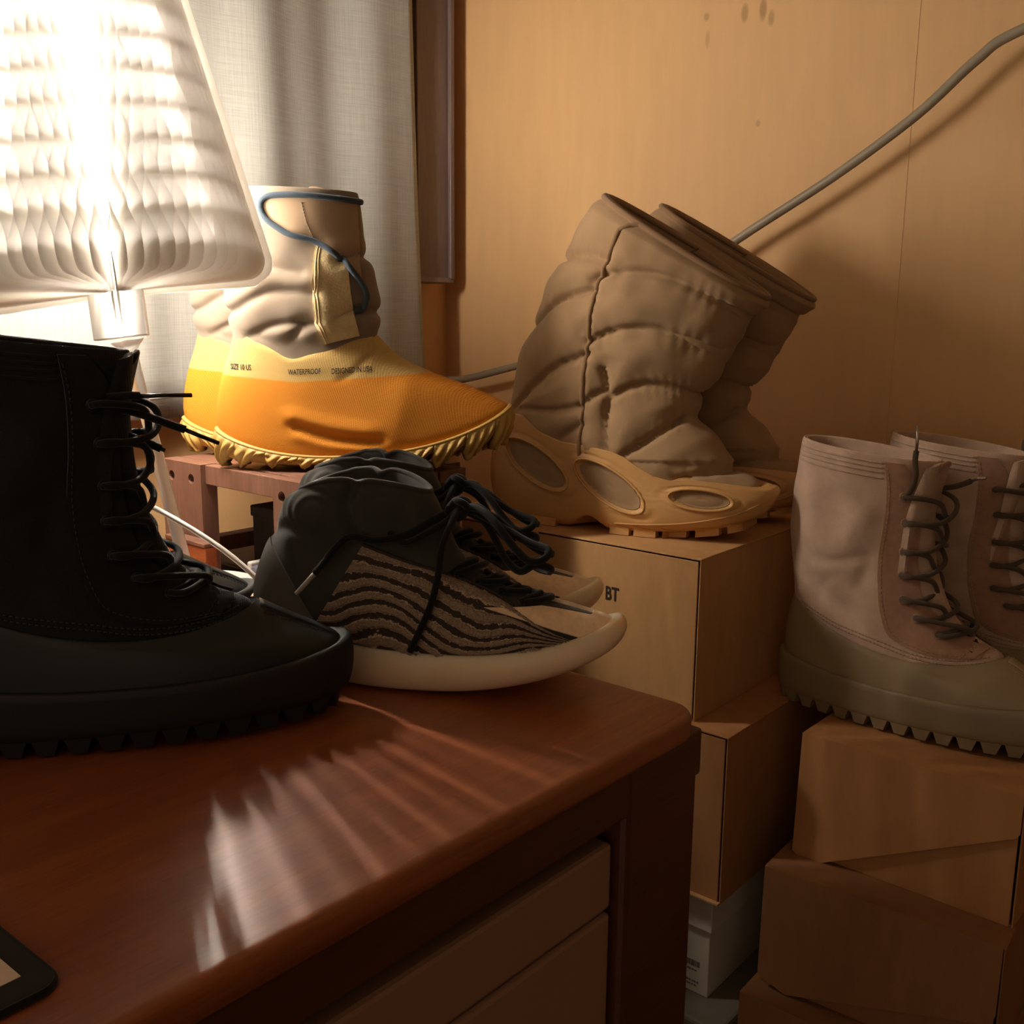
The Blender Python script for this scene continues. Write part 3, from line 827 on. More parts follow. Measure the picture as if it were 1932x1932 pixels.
def dashes(pts, ln=0.003, gap=0.0018, r=0.0005):
    P_ = np.asarray(pts); d = np.r_[0, np.cumsum(np.linalg.norm(np.diff(P_, axis=0), axis=1))]
    out = []; t = 0
    while t + ln < d[-1]:
        q = np.array([[np.interp(t + ln * k / 2, d, P_[:, j]) for j in range(3)] for k in range(3)])
        out.append(tube_geo(q, r, 4)); t += ln + gap
    return join_geo(out)

def duck_boot(name, mt, ends):
    root = empty(name)
    # welted sole wall
    sole_k = [(.010, .010, .306, .018, .038, .047, .8, 0), (.004, .0115, .316, .020, .044, .054, .87, 0), (.001, .020, .323, .027, .0465, .0565, .86, 0), (.0, .040, .326, .043, .047, .057, .86, .0),
              (.000, .054, .3255, .059, .0468, .0568, .86, .011), (.002, .0590, .3235, .064, .0455, .0555, .87, .012), (.007, .0595, .3185, .0645, .0415, .0515, .87, .012), (.013, .056, .31, .058, .036, .045, .8, .010)]
    V, Fc = rows_geo(ring_rows(sole_k, 26, 96), True, True)
    mesh_obj('sole', V, Fc, mt['sole'], root)
    shell_k = [(.008, .050, .316, .054, .0425, .0520, .87, .010), (.006, .072, .314, .062, .0415, .0505, .88, .006), (.008, .097, .300, .071, .0405, .047, .89, .009),
               (.011, .114, .277, .083, .0398, .0435, .9, .018), (.014, .126, .252, .097, .0392, .0405, .95, .027), (.0165, .126, .249, .097, .0372, .0385, .95, .027), (.02, .112, .24, .085, .034, .034, .95, .02)]
    rows = ring_rows(shell_k, 40, 120)
    V, Fc = rows_geo(rows, False, True)
    mesh_obj('rubber_shell', V, Fc, mt['rubber'], root)
    dshell = Draper(V, Fc)
    canv_k = [(.017, .112, .246, .088, .0370, .0375, .95, .026), (.014, .128, .243, .099, .0372, .037, .95, .026), (.012, .145, .214, .113, .0372, .035, .98, .021), (.009, .163, .192, .132, .0375, .0335, 1, .014), (.006, .186, .178, .160, .0385, .0345, 1, .007),
              (.005, .208, .168, .190, .0395, .036, 1, .003), (.006, .245, .164, .232, .041, .038, 1, 0), (.010, .285, .164, .270, .043, .040, 1, 0), (.013, .307, .166, .292, .0435, .0405, 1, 0),
              (.0165, .3085, .1625, .2935, .0405, .0375, 1, 0), (.0195, .302, .160, .288, .038, .035, 1, 0), (.022, .25, .15, .24, .035, .032, 1, 0), (.022, .20, .15, .19, .034, .031, 1, 0)]
    rows = ring_rows(canv_k, 110, 110)
    N = row_normals(rows)
    t = np.linspace(0, 1, 110)[:, None]
    side = np.clip((rows[..., 0] - .03) / .03, 0, 1) * np.clip((.135 - rows[..., 0]) / .03, 0, 1) + 0.25
    wr = 0.0021 * wob(rows * np.array([1.4, 1, .8]), 16, 1) + 0.0013 * wob(rows, 30, 2)
    wr += -0.0022 * np.exp(-(seg_dist(rows[..., 0], rows[..., 2], [(.02, .19), (.06, .175), (.11, .19)]) / .007) ** 2) + 0.002 * np.exp(-(seg_dist(rows[..., 0], rows[..., 2], [(.03, .22), (.07, .20), (.105, .235)]) / .012) ** 2)
    wr -= 0.002 * np.exp(-(seg_dist(rows[..., 0], rows[..., 2], [(.05, .13), (.07, .16), (.095, .15), (.11, .18)]) / .007) ** 2)
    fade = np.clip((t - .06) / .1, 0, 1) * np.clip((.60 - t) / .08, 0, 1)
    rows = rows + N * (wr * side * fade)[..., None]
    V, Fc = rows_geo(rows, False, True)
    mesh_obj('canvas_shaft', V, Fc, mt['canvas'], root)
    dr = Draper(V, Fc)
    # collar rib lines
    for dz_ in (0.006, 0.011, 0.016, 0.022):
        for sg in (-1, 1):
            Pn = [dr.side(x, .3075 - dz_ - (x - .013) * 0.098, sg, 0.0004)[0] for x in np.linspace(.019, .119, 24)]
            tube('collar_piping', Pn, 0.0011, mt['canvas'], root, 6)
    # suede lace facings, one each side, and the vamp they run into
    Bk = [(.120, .293), (.123, .262), (.122, .225), (.119, .19), (.121, .155), (.127, .126), (.140, .103), (.178, .092), (.222, .094)]
    Ft = [(.138, .292), (.150, .272), (.154, .235), (.155, .20), (.158, .172), (.165, .148), (.182, .130), (.206, .117), (.234, .106)]
    for sg in (-1, 1):
        G, Nn = patch_grid(dr, Bk, Ft, 44, 12, sg, 0.0024)
        V2, F2 = sheet_geo(G, Nn, 0.0026)
        fc = mesh_obj('suede_facing', V2, F2, mt['suede'], root); auto_smooth(fc, 60)
        V3, F3 = dashes(G[1:-1, 1] + Nn[1:-1, 1] * 0.0003)
        V4, F4 = dashes(G[-3, :] + Nn[-3, :] * 0.0003)
        st = mesh_obj('stitching', *join_geo([(V3, F3), (V4, F4)]), mt['stitch'], root); st['kind'] = 'stuff'
        # canvas rand with its two rows of stitches just above the rubber
        ed = [dr.side(x, z, sg, 0.0006)[0] for x, z in poly_sample([(.03, .1175), (.075, .104), (.12, .095), (.165, .086), (.205, .086), (.235, .093)], 50)]
        ed2 = [np.array(p) + (0, 0, .004) for p in ed]
        st = mesh_obj('stitching', *join_geo([dashes(ed, .003, .0012, .0007), dashes([dr.side(p[0], p[2], sg, .0005)[0] for p in ed2], .003, .0012, .0007)]), mt['stitch'], root); st['kind'] = 'stuff'
        # toe seam stitched in two lines
        ln = [dshell.top(x, sg * (0.010 - 0.0035 * (x - .262) / .055), 0.0004)[0] for x in np.linspace(.254, .317, 34)]
        ln2 = [dshell.top(x, sg * (0.0135 - 0.0045 * (x - .262) / .055), 0.0004)[0] for x in np.linspace(.254, .317, 34)]
        st = mesh_obj('stitching', *join_geo([dashes(ln, .0022, .0013, .0004), dashes(ln2, .0022, .0013, .0004)]), mt['stitch'], root); st['kind'] = 'stuff'
    # toe cap overlay between the stitch lines
    g = np.zeros((20, 9, 3)); gn = np.zeros((20, 9, 3))
    for i, x in enumerate(np.linspace(.252, .318, 20)):
        for j, y in enumerate(np.linspace(-1, 1, 9)):
            g[i, j], gn[i, j] = dshell.top(x, y * (0.0085 - 0.003 * (x - .262) / .057), 0.0012)
    V2, F2 = sheet_geo(g, gn, .0016); mesh_obj('toe_strip', V2, F2, mt['rubber'], root)
    # tongue leaning forward out of the collar
    G = np.zeros((18, 13, 3)); Nn = np.zeros((18, 13, 3))
    for i in range(18):
        v = i / 17
        for j in range(13):
            y = (j / 12 - .5) * 2
            G[i, j] = (.156 + .016 * v ** 1.6 - .012 * y * y * (1 - .3 * v) + .002 * math.sin(5 * y + 6 * v), y * .030 * (1 - .1 * v * v), .17 + .124 * v - .004 * y * y * v)
            Nn[i, j] = (1, 0, 0.25)
    Nn /= np.linalg.norm(Nn, axis=2)[..., None]
    tg = mesh_obj('tongue', *sheet_geo(G, Nn, .007), mt['canvas'], root); auto_smooth(tg, 60)
    tube('pull_loop', [(.166, -.012, .284), (.170, -.013, .290), (.171, 0, .293), (.170, .013, .290), (.166, .012, .284)], .0022, mt['suede'], root, 8, 20)
    # eyelets and laces
    E = [(.139, .257), (.142, .229), (.143, .198), (.144, .172), (.147, .146), (.162, .127), (.185, .113)]
    pe = {}
    for k, (x, z) in enumerate(E):
        for sg in (-1, 1):
            p, nn = dr.side(x, z, sg, 0.0030)
            a = np.cross(nn, (0, 0, 1.0)); a /= np.linalg.norm(a); b = np.cross(nn, a)
            V2, F2 = tube_geo([p + .0042 * (math.cos(q) * a + math.sin(q) * b) for q in np.linspace(0, 2 * PI, 15)], .0012, 6, False)
            mesh_obj('eyelet', V2, F2, mt['eyelet'], root)
            pe[(k, sg)] = p + nn * .0016
    geo = []
    for k in range(len(E) - 1):
        for s1 in (-1, 1):
            a, b = pe[(k, s1)], pe[(k + 1, -s1)]
            zz = (a[2] + b[2]) / 2; fx = max(.166 + .016 * max((zz - .17) / .124, 0) ** 1.6, max(a[0], b[0]) + .020) + .005 + .002 * math.sin(3 * k + s1)
            ys = a[1]
            mid = np.array([fx + (.004 if s1 > 0 else 0), 0.0 + .004 * s1, (a[2] + b[2]) / 2 - .004 + (.003 if s1 > 0 else -.002)])
            geo = lace_tube([a - (.002, 0, 0), a + (.009, ys * .16, .0015), (fx - .003, a[1] * .60, a[2] - .004), mid, (fx - .003, b[1] * .60, b[2] + .003), b + (.009, b[1] * .16, .0005), b - (.002, 0, 0)], .00275, 34)
            mesh_obj('lace', *geo, mt['lace'], root)
    a, b = pe[(6, -1)], pe[(6, 1)]
    mesh_obj('lace', *lace_tube([a, a + (.012, .006, .004), (a[0] + .02, 0, a[2] + .008), b + (.012, -.006, .004), b], .00275), mt['lace'], root)
    for pts, tip in ends:
        o = mesh_obj('lace', *lace_tube(pts, .003), mt['lace'], root)
        q = np.array(tip); tube('lace_tip', q, .0016, mt['tip'], o, 8)
    # lugs under the sole
    th = np.linspace(0, 2 * PI, 800); c, s = np.cos(th), np.sin(th); e = .78
    Cx = np.sign(c) * np.abs(c) ** .86; Sy = np.sign(s) * np.abs(s) ** .86; q = (1 + Cx) / 2; ss = np.clip(q / .75, 0, 1); ss = ss * ss * (3 - 2 * ss)
    O = np.stack([.007 + .304 * q, Sy * (.041 + .010 * ss), .015 + .007 * q], 1)
    dd = np.r_[0, np.cumsum(np.linalg.norm(np.diff(O, axis=0), axis=1))]
    nl = 30; first = None
    for k in range(nl):
        t_ = dd[-1] * (k + .5) / nl; p = np.array([np.interp(t_, dd, O[:, j]) for j in range(3)]); p2 = np.array([np.interp(t_ + .002, dd, O[:, j]) for j in range(3)])
        tv = (p2 - p); ang = math.atan2(tv[1], tv[0])
        if first is None:
            bm = bmesh.new()
            lo = [bm.verts.new(v) for v in ((-.0055, -.001, 0), (.0055, -.001, 0), (.0055, .014, 0), (-.0055, .014, 0))]
            hi = [bm.verts.new(v) for v in ((-.0105, -.003, .014), (.0105, -.003, .014), (.0105, .016, .014), (-.0105, .016, .014))]
            bm.faces.new(lo[::-1]); bm.faces.new(hi)
            for i in range(4): bm.faces.new((lo[i], lo[(i + 1) % 4], hi[(i + 1) % 4], hi[i]))
            first = bm_obj('lug', bm, mt['sole'], root); o = first
        else:
            o = first.copy(); COL.objects.link(o); o.parent = root
        o.location = (p[0], p[1], max(p[2] - .0150, 0)); o.rotation_euler = (0, 0, ang)
    return root

mt_b = dict(canvas=M['blk_canvas'], suede=M['blk_suede'], rubber=M['blk_rubber'], sole=M['blk_sole'], lace=M['blk_lace'], stitch=M['stitch_b'], eyelet=M['blk_sole'], tip=M['black_plastic'])
mt_t = dict(canvas=M['tpe_canvas'], suede=M['tpe_suede'], rubber=M['tpe_rubber'], sole=M['tpe_sole'], lace=M['tpe_lace'], stitch=M['stitch_t'], eyelet=M['tpe_suede'], tip=M['metal_tip'])

HB = math.radians(58.6)
bb = duck_boot('lace_up_boot', mt_b, [
    ([(.150, -.030, .262), (.163, -.030, .263), (.172, -.028, .2625)], [(.172, -.028, .2625), (.190, -.024, .2625), (.208, -.020, .262)]),
    ([(.150, -.022, .254), (.168, -.020, .250), (.190, -.016, .241), (.202, -.014, .236)], [(.202, -.014, .236), (.212, -.012, .231), (.226, -.009, .2245)]),
    ([(.150, -.010, .236), (.168, -.006, .229), (.184, -.004, .221)], [(.184, -.004, .221), (.187, -.004, .2195)])])
bb.location = (-0.804, 0.258, DZ); bb.rotation_euler = (0, 0, HB)
tag(bb, 'black lace up boot nearest the camera at the left of the desk', 'boot', 'pair of black lace up boots')
bb2 = copy_tree(bb); bb2.location = (-0.994, 0.302, DZ); bb2.scale = (1, -1, 1)
for c in list(bb2.children):
    if any(g.name.startswith('lace_tip') for g in c.children):
        for g in list(c.children): bpy.data.objects.remove(g)
        bpy.data.objects.remove(c)
tag(bb2, 'rear black boot showing only its toe beside the white lamp base', 'boot', 'pair of black lace up boots')

tb = duck_boot('lace_up_boot', mt_t, [
    ([(.142, -.036, .256), (.150, -.038, .268), (.152, -.036, .282), (.1495, -.034, .297), (.150, -.034, .307)], [(.150, -.034, .307), (.150, -.034, .318), (.1492, -.034, .333)]),
    ([(.160, .020, .262), (.180, .010, .268), (.196, .002, .276)], [(.196, .002, .276), (.204, .0, .280), (.212, -.002, .282)])])
tb.location = (-0.527, 1.109, RS); tb.rotation_euler = (0, 0, math.radians(1.2))
tag(tb, 'taupe lace up boot with upright lace end at front of the right stack', 'boot', 'pair of taupe lace up boots')
tb2 = copy_tree(tb); tb2.location = (-0.470, 1.228, RS); tb2.rotation_euler = (0, 0, math.radians(1.0)); tb2.scale = (1, -1, 1)
tag(tb2, 'rear taupe lace up boot against the wall, cut by the right frame edge', 'boot', 'pair of taupe lace up boots')

# ---- yellow knit boot
def yellow_boot():
    root = empty('knit_boot')
    knit_k = [(.010, .026, .330, .060, .034, .044, .86, .028), (.002, .045, .340, .072, .0375, .047, .88, .030), (.0, .062, .333, .080, .0385, .0465, .92, .022), (.003, .084, .300, .0955, .0385, .044, .96, .009),
              (.009, .110, .251, .1135, .0375, .0415, 1, .003), (.017, .135, .214, .131, .0365, .0405, 1, .009), (.0235, .159, .190, .153, .0365, .039, 1, .024), (.0262, .1595, .1875, .1535, .034, .0365, 1, .024), (.032, .12, .18, .118, .031, .033, 1, .01)]
    rows = ring_rows(knit_k, 96, 150); N = row_normals(rows)
    tk = np.clip((np.linspace(0, 1, 96)[:, None] - .45) / .25, 0, 1)
    rows[..., 2] += tk * (-.0075 * np.exp(-((rows[..., 0] - .094) / .018) ** 2) + .004 * np.exp(-((rows[..., 0] - .165) / .022) ** 2)) * (np.abs(rows[..., 1]) > .012)
    X, Z, Y = rows[..., 0], rows[..., 2], rows[..., 1]
    d = seg_dist(X, Z, [(.098, .053), (.118, .046), (.135, .041), (.165, .037), (.190, .036)])
    up_ = seg_dist(X, Z, [(.095, .064), (.135, .054), (.185, .048)])
    dn = seg_dist(X, Z, [(.10, .040), (.14, .030), (.19, .028)])
    disp = -.0058 * np.exp(-(d / .0055) ** 2) + .0032 * np.exp(-(up_ / .009) ** 2) + .002 * np.exp(-(dn / .006) ** 2)
    disp += .0014 * np.exp(-(seg_dist(X, Z, [(.205, .04), (.217, .075), (.222, .095)]) / .014) ** 2)
    disp += -.0012 * np.exp(-(seg_dist(X, Z, [(.19, .14), (.165, .115), (.15, .105)]) / .004) ** 2) + .0008 * wob(rows, 9, 4)
    rows = rows + N * disp[..., None]
    V, Fc = rows_geo(rows, True, True)
    mesh_obj('knit_upper', V, Fc, M['knit'], root); dk = Draper(V, Fc)
    # quilted shaft
    sh_k = [(.030, .10, .178, .10, .033, .035, 1, 0), (.024, .14, .1875, .138, .0345, .0375, 1, 0), (.0225, .158, .1885, .155, .036, .039, 1, 0), (.019, .176, .190, .174, .039, .041, 1, 0), (.015, .200, .190, .204, .0415, .043, 1, 0),
            (.018, .226, .184, .226, .0415, .042, 1, 0), (.022, .252, .178, .246, .0405, .041, 1, 0), (.030, .284, .174, .276, .039, .039, 1, 0), (.036, .3115, .170, .307, .0385, .037, 1, 0), (.040, .312, .166, .3075, .0355, .034, 1, 0), (.043, .27, .160, .265, .034, .033, 1, 0), (.04, .2, .16, .2, .033, .033, 1, 0)]
    rows = ring_rows(sh_k, 120, 150); N = row_normals(rows); X, Y, Z = rows[..., 0], rows[..., 1], rows[..., 2]
    seams = [[(.0, .176), (.03, .182), (.05, .192), (.072, .2015), (.095, .203), (.122, .201)], [(.045, .150), (.07, .163), (.095, .168), (.122, .168)], [(.09, .130), (.098, .150), (.110, .165)],
             [(.148, .175), (.17, .183), (.195, .180)], [(.15, .236), (.17, .243), (.19, .240)], [(.05, .235), (.08, .228), (.11, .222)], [(.06, .15), (.075, .14), (.09, .128)]]
    disp = np.zeros(X.shape)
    for k, s in enumerate(seams):
        dd = seg_dist(X, Z, s); a = .0042 if k != 5 else .0022
        disp += -a * np.exp(-(dd / .0042) ** 2) + .0018 * np.exp(-((dd - .013) / .009) ** 2)
    disp += .0017 * wob(rows * np.array([1, 1, 1.3]), 14, 5) + .0009 * wob(rows, 30, 6)
    t = np.linspace(0, 1, 120)[:, None]
    disp *= np.clip((t - .1) / .1, 0, 1) * np.clip((.70 - t) / .05, 0, 1)
    disp *= 1 - 0.75 * np.clip((Z - .262) / .012, 0, 1)
    rows = rows + N * disp[..., None]
    V, Fc = rows_geo(rows, False, True)
    mesh_obj('quilted_shaft', V, Fc, M['puff'], root); ds = Draper(V, Fc)
    # fleece strap and smooth collar flap on the near side
    G, Nn = patch_grid(ds, [(.128, .262), (.123, .235), (.122, .205), (.123, .175), (.127, .158), (.1318, .1445)], [(.160, .238), (.160, .222), (.162, .20), (.164, .18), (.167, .168), (.1695, .1545)], 40, 14, -1, .0035)
    sp = mesh_obj('fleece_strap', *sheet_geo(G, Nn, .0045), M['fleece'], root); auto_smooth(sp, 60)
    for j in (1, 2): mesh_obj('strap_stitching', *tube_geo(G[:, j] + Nn[:, j] * .0002, .0006, 5), M['fleece'], root)
    U = [(.070, .291), (.074, .2985), (.084, .3015), (.115, .3015), (.150, .299), (.1665, .2975)]
    Lw = [(.071, .286), (.077, .277), (.098, .2635), (.132, .252), (.156, .236), (.172, .216)]
    G, Nn = patch_grid(ds, U, Lw, 44, 14, -1, .0040)
    fl = mesh_obj('collar_flap', *sheet_geo(G, Nn, .005), M['flap'], root); auto_smooth(fl, 60)
    st = mesh_obj('flap_stitching', *dashes([ds.side(x, z, -1, .0043)[0] for x, z in poly_sample([(.112, .297), (.117, .275), (.124, .258)], 24)], .0022, .0012, .0004), M['puff'], root); st['kind'] = 'stuff'
    bind = [(.1695, .3005), (.145, .3025), (.114, .3045), (.088, .3045), (.075, .3025), (.069, .2960), (.0695, .288), (.075, .2785), (.086, .2705), (.098, .2635), (.118, .2585), (.134, .251), (.152, .2375), (.166, .221), (.1755, .204), (.1765, .194), (.172, .184), (.165, .1785)]
    Pn = [ds.side(x, min(z, .3055), -1, .0045)[0] for x, z in poly_sample(bind, 110)]
    tube('dark_binding', Pn, .0034, M['slate'], root, 10)
    Pn = [(.170 + .001 * math.cos(a), .037 * math.sin(a), .3065) for a in np.linspace(-.9, .9, 9)]
    tube('pull_tab', [(.118, -.030, .306), (.120, -.028, .3125), (.130, -.027, .3125), (.142, -.026, .309)], .0026, M['flap'], root, 8, 16)
    # sole cup: thin lip and flame shaped lugs
    cup_k = [(.020, .012, .318, .038, .026, .034, .85, .014), (.008, .016, .332, .044, .035, .0445, .85, .018), (.001, .034, .341, .060, .039, .0485, .85, .030), (-.001, .046, .3435, .0745, .0400, .0495, .86, .040), (.003, .0475, .340, .0755, .0385, .048, .86, .040), (.012, .036, .330, .064, .034, .043, .86, .034)]
    V, Fc = rows_geo(ring_rows(cup_k, 30, 140), True, True)
    mesh_obj('sole_cup', V, Fc, M['cream_rub'], root)
    top = ring_rows([cup_k[3], cup_k[3]], 2, 400)[0]
    mesh_obj('sole_piping', *tube_geo(np.vstack([top, top[:1]]), .0017, 8, False), M['cream_rub'], root)
    dd = np.r_[0, np.cumsum(np.linalg.norm(np.diff(top, axis=0), axis=1))]
    rl = random.Random(4)
    nl = 20
    for k in range(nl):
        sl = dd[-1] * (k + .1) / nl
        lw, na, nb = dd[-1] / nl * .97, 22, 11
        G = np.zeros((na, nb, 3)); Nn = np.zeros((na, nb, 3)); ph = rl.uniform(0, 6)
        for i in range(na):
            u = i / (na - 1); s_ = (sl + lw * u) % dd[-1]
            p = np.array([np.interp(s_, dd, top[:, j]) for j in range(3)]); p2 = np.array([np.interp((s_ + .001) % dd[-1], dd, top[:, j]) for j in range(3)])
            tv = p2 - p; nn = np.array([tv[1], -tv[0], 0]); nn /= np.linalg.norm(nn) + 1e-9
            c = np.array([.16, 0, p[2]])
            if nn @ (p - c) < 0: nn = -nn
            zb = 0.0006 if p[0] < .225 else .0006 + (p[0] - .225) ** 1.5 * .62
            zb += .019 * u ** 1.6 + .012 * max(.16 - u, 0) / .16 + .003 * math.sin(ph)  * u
            zt = p[2] - .001
            zb = min(zb, zt - .008)
            for j in range(nb):
                v = j / (nb - 1)
                fold = .0026 * (abs(math.sin(9.5 * (u + .42 * v) + ph)) * 2 - 1) * min(v * 3, 1) + .0045 * math.sin(PI * v)
                shift = -.022 * v * v * (.35 + .65 * u)
                G[i, j] = p + nn * (.0010 + fold - .006 * v) + tv / np.linalg.norm(tv) * shift * .4
                G[i, j][2] = zt + (zb - zt) * v + .0008 * math.sin(40 * u + ph) * v
                Nn[i, j] = nn
        mesh_obj('lug', *sheet_geo(G, Nn, .012), M['cream_rub'], root)
    # printed words on the near side band
    for s, x, z, xs, slope in (('SIZE 10 US', .0225, .1155, .64, -.02), ('WATERPROOF', .0915, .1105, .63, .04), ('DESIGNED IN USA', .1400, .1118, .63, .07)):
        V2, F2 = text_mesh(s, .0088, xs, .00012)
        V3 = []
        for a, b in V2:
            p, nn = dk.side(x + a, z + b + slope * a, -1, .0006); V3.append(p)
        mesh_obj('printed_text', V3, F2, M['ink'], root, smooth=False, fix=False)
    return root

yb = yellow_boot()
yb.location = (-1.048, 0.688, RZ); yb.rotation_euler = (0, 0, math.radians(42.5))
tag(yb, 'front yellow knit boot with beige quilted shaft and printed WATERPROOF', 'boot', 'pair of yellow knit boots')
yb2 = copy_tree(yb); yb2.location = (-1.185, 0.730, RZ); yb2.scale = (1, -1, 1)
tag(yb2, 'rear yellow knit boot mostly hidden behind the front one beside the lamp', 'boot', 'pair of yellow knit boots')

# ---- tan quilted boot
def tan_boot():
    root = empty('quilted_boot')
    qk = [(.030, .06, .345, .048, .037, .043, .9, 0), (.026, .11, .350, .064, .0395, .0445, .9, .002), (.027, .139, .326, .085, .041, .043, .95, .004), (.036, .17, .295, .112, .043, .0425, 1, 0), (.045, .203, .271, .140, .0455, .044, 1, 0), (.060, .242, .283, .178, .0485, .047, 1, 0),
          (.078, .282, .304, .214, .0515, .0505, 1, 0), (.100, .324, .326, .247, .0535, .0525, 1, 0), (.132, .370, .342, .267, .0545, .0535, 1, 0), (.152, .393, .350, .276, .0545, .0535, 1, 0), (.158, .3925, .3445, .2775, .0505, .0495, 1, 0), (.155, .372, .335, .262, .0475, .0465, 1, 0), (.13, .30, .31, .21, .044, .044, 1, 0), (.11, .24, .28, .17, .04, .04, 1, 0)]
    rows = ring_rows(qk, 150, 180); N = row_normals(rows); X, Y, Z = rows[..., 0], rows[..., 1], rows[..., 2]
    bindL = [(.145, .085), (.145, .115), (.147, .145), (.151, .19), (.155, .223), (.163, .279), (.177, .318), (.194, .350), (.210, .3665)]
    seams = [[(.160, .297), (.177, .302), (.218, .304), (.255, .297), (.292, .281), (.335, .255)], [(.155, .226), (.192, .240), (.232, .243), (.272, .231), (.322, .208)], [(.181, .160), (.205, .174), (.236, .179), (.290, .166)],
             [(.188, .086), (.225, .110), (.264, .139)], [(.268, .072), (.295, .080), (.330, .086)], [(.180, .092), (.178, .130), (.180, .165), (.174, .195)], [(.155, .158), (.165, .165), (.178, .170)],
             [(.161, .285), (.125, .278), (.09, .262), (.062, .240)], [(.155, .212), (.11, .196), (.075, .172), (.035, .138)], [(.145, .128), (.12, .112), (.10, .095)], [(.175, .318), (.14, .325), (.10, .322)], [(.145, .150), (.10, .142), (.05, .140)]]
    disp = np.zeros(X.shape); near = np.full(X.shape, 9.0)
    for k, s in enumerate(seams):
        dd = seg_dist(X, Z, s); near = np.minimum(near, dd)
    disp = -.0078 * np.exp(-(near / .0034) ** 2) + .0056 * (1 - np.exp(-(near / .020) ** 2))
    # small gathers running off the seams
    disp += .0010 * np.sin(X * 380 + 14 * wob(rows, 6, 7)) * np.exp(-(near / .012) ** 2) * np.clip((np.abs(N[..., 1]) - .55) / .3, 0, 1) + .0016 * wob(rows * np.array([1.5, 1, .9]), 13, 8) + .0008 * wob(rows, 34, 9)
    bx = np.interp(Z, [p[1] for p in bindL], [p[0] for p in bindL])
    disp += .0035 * np.clip((X - bx) / .004, 0, 1) * (Z > .09)
    t = np.linspace(0, 1, 150)[:, None]
    disp *= np.clip((t - .02) / .05, 0, 1) * np.clip((.685 - t) / .04, .12, 1) * np.clip((Z - .085 + .35 * (X - .1)) / .05, .25, 1)
    rows = rows + N * disp[..., None]
    V, Fc = rows_geo(rows, False, True)
    mesh_obj('quilted_shaft', V, Fc, M['quilt'], root); dq = Draper(V, Fc)
    # binding: up the flap, over the collar and down round the mouth
    Pn = [dq.side(x, z, -1, .0012)[0] for x, z in poly_sample(bindL[:-1], 60)]
    mouth = ring_rows([qk[9], qk[9]], 2, 120)[0] + np.array([0, 0, .0012])
    seq = mouth[np.argsort(np.arange(120))]
    near_side = [p for p in mouth if p[1] < -.02]
    near_side = sorted(near_side, key=lambda p: p[0])
    near_side = [p for p in near_side if p[0] > .215]
    front = sorted([p for p in mouth if abs(p[1]) <= .02 and p[0] > .25], key=lambda p: p[1])
    tube('flap_binding', np.array(Pn + [tuple(np.array(Pn[-1]) * .5 + np.array(near_side[0]) * .5 + (0, -.001, .002))] + near_side), .0030, M['quilt_bind'], root, 10)
    mesh_obj('collar_binding', *tube_geo(np.vstack([mouth, mouth[:1]]), .0033, 10, False), M['quilt_bind'], root)
    inner = [p + np.array([(-.006 if p[0] > .25 else .004), -p[1] * .12, -.004]) for p in mouth]
    mesh_obj('lining_edge', *tube_geo(np.vstack([inner, inner[:1]]), .0024, 8, False), M['quilt_bind'], root)
    # sculpted foam cage with three windows a side
    ck = [(.022, .008, .340, .022, .034, .043, .85, .011), (.008, .022, .362, .036, .0415, .0515, .85, .016), (.0, .048, .3745, .056, .0445, .0535, .85, .018), (.003, .085, .374, .066, .0438, .0505, .85, .014), (.014, .122, .367, .0685, .0440, .0500, .87, .012), (.018, .131, .363, .069, .0438, .0496, .88, .012), (.026, .128, .355, .066, .0385, .0442, .88, .010)]
    def post(Pt, q, Sy, t_):
        Pt = Pt.copy()
        k = np.clip((t_ - .45) / .4, 0, 1)
        x = Pt[:, 0]
        tz = np.interp(x, [.03, .06, .087, .118, .154, .189, .205, .218, .24, .26, .283, .328, .36], [.132, .129, .111, .102, 0.100, .0955, .0905, .083, .072, .0685, .0715, .0695, .066])
        fr = min(max((t_ - .30) / .45, 0), 1); fr = fr * fr * (3 - 2 * fr)
        Pt[:, 2] += (tz - (.0687 + (.126 - .0687) * (1 - q) - .012 * Sy ** 2)) * fr * np.clip(np.abs(Sy) / .45, 0, 1)
        b = np.clip((.30 - t_) / .30, 0, 1)
        Pt[:, 2] += b * Sy ** 2 * (.018 * np.exp(-((x - .158) / .016) ** 2))
        Pt[:, 2] = np.maximum(Pt[:, 2], .0006)
        return Pt
    rows = ring_rows(ck, 90, 220, post); N = row_normals(rows); X, Y, Z = rows[..., 0], rows[..., 1], rows[..., 2]
    OV = [((.083, .075), .050, .0195, -27), ((.186, .058), .049, .0185, -28), ((.297, .051), .035, .0112, -3)]
    disp = np.zeros(X.shape)
    def ell(X, Z, o):
        (cx, cz), a, b, an = o; an = math.radians(an)
        u = (X - cx) * math.cos(an) + (Z - cz) * math.sin(an); v = -(X - cx) * math.sin(an) + (Z - cz) * math.cos(an)
        return np.sqrt((u / a) ** 2 + (v / b) ** 2)
    side = (np.abs(Y) > .020)
    for o in OV:
        r = ell(X, Z, o)
        disp += side * (-.0055 * np.clip((.98 - r) / .09, 0, 1) + .0016 * np.exp(-((r - 1.10) / .07) ** 2) - .0012 * np.exp(-((r - 1.30) / .06) ** 2))
    rows = rows + N * disp[..., None]
    V, Fc = rows_geo(rows, True, True)
    mesh_obj('foam_cage', V, Fc, M['cage'], root); dc_ = Draper(V, Fc)
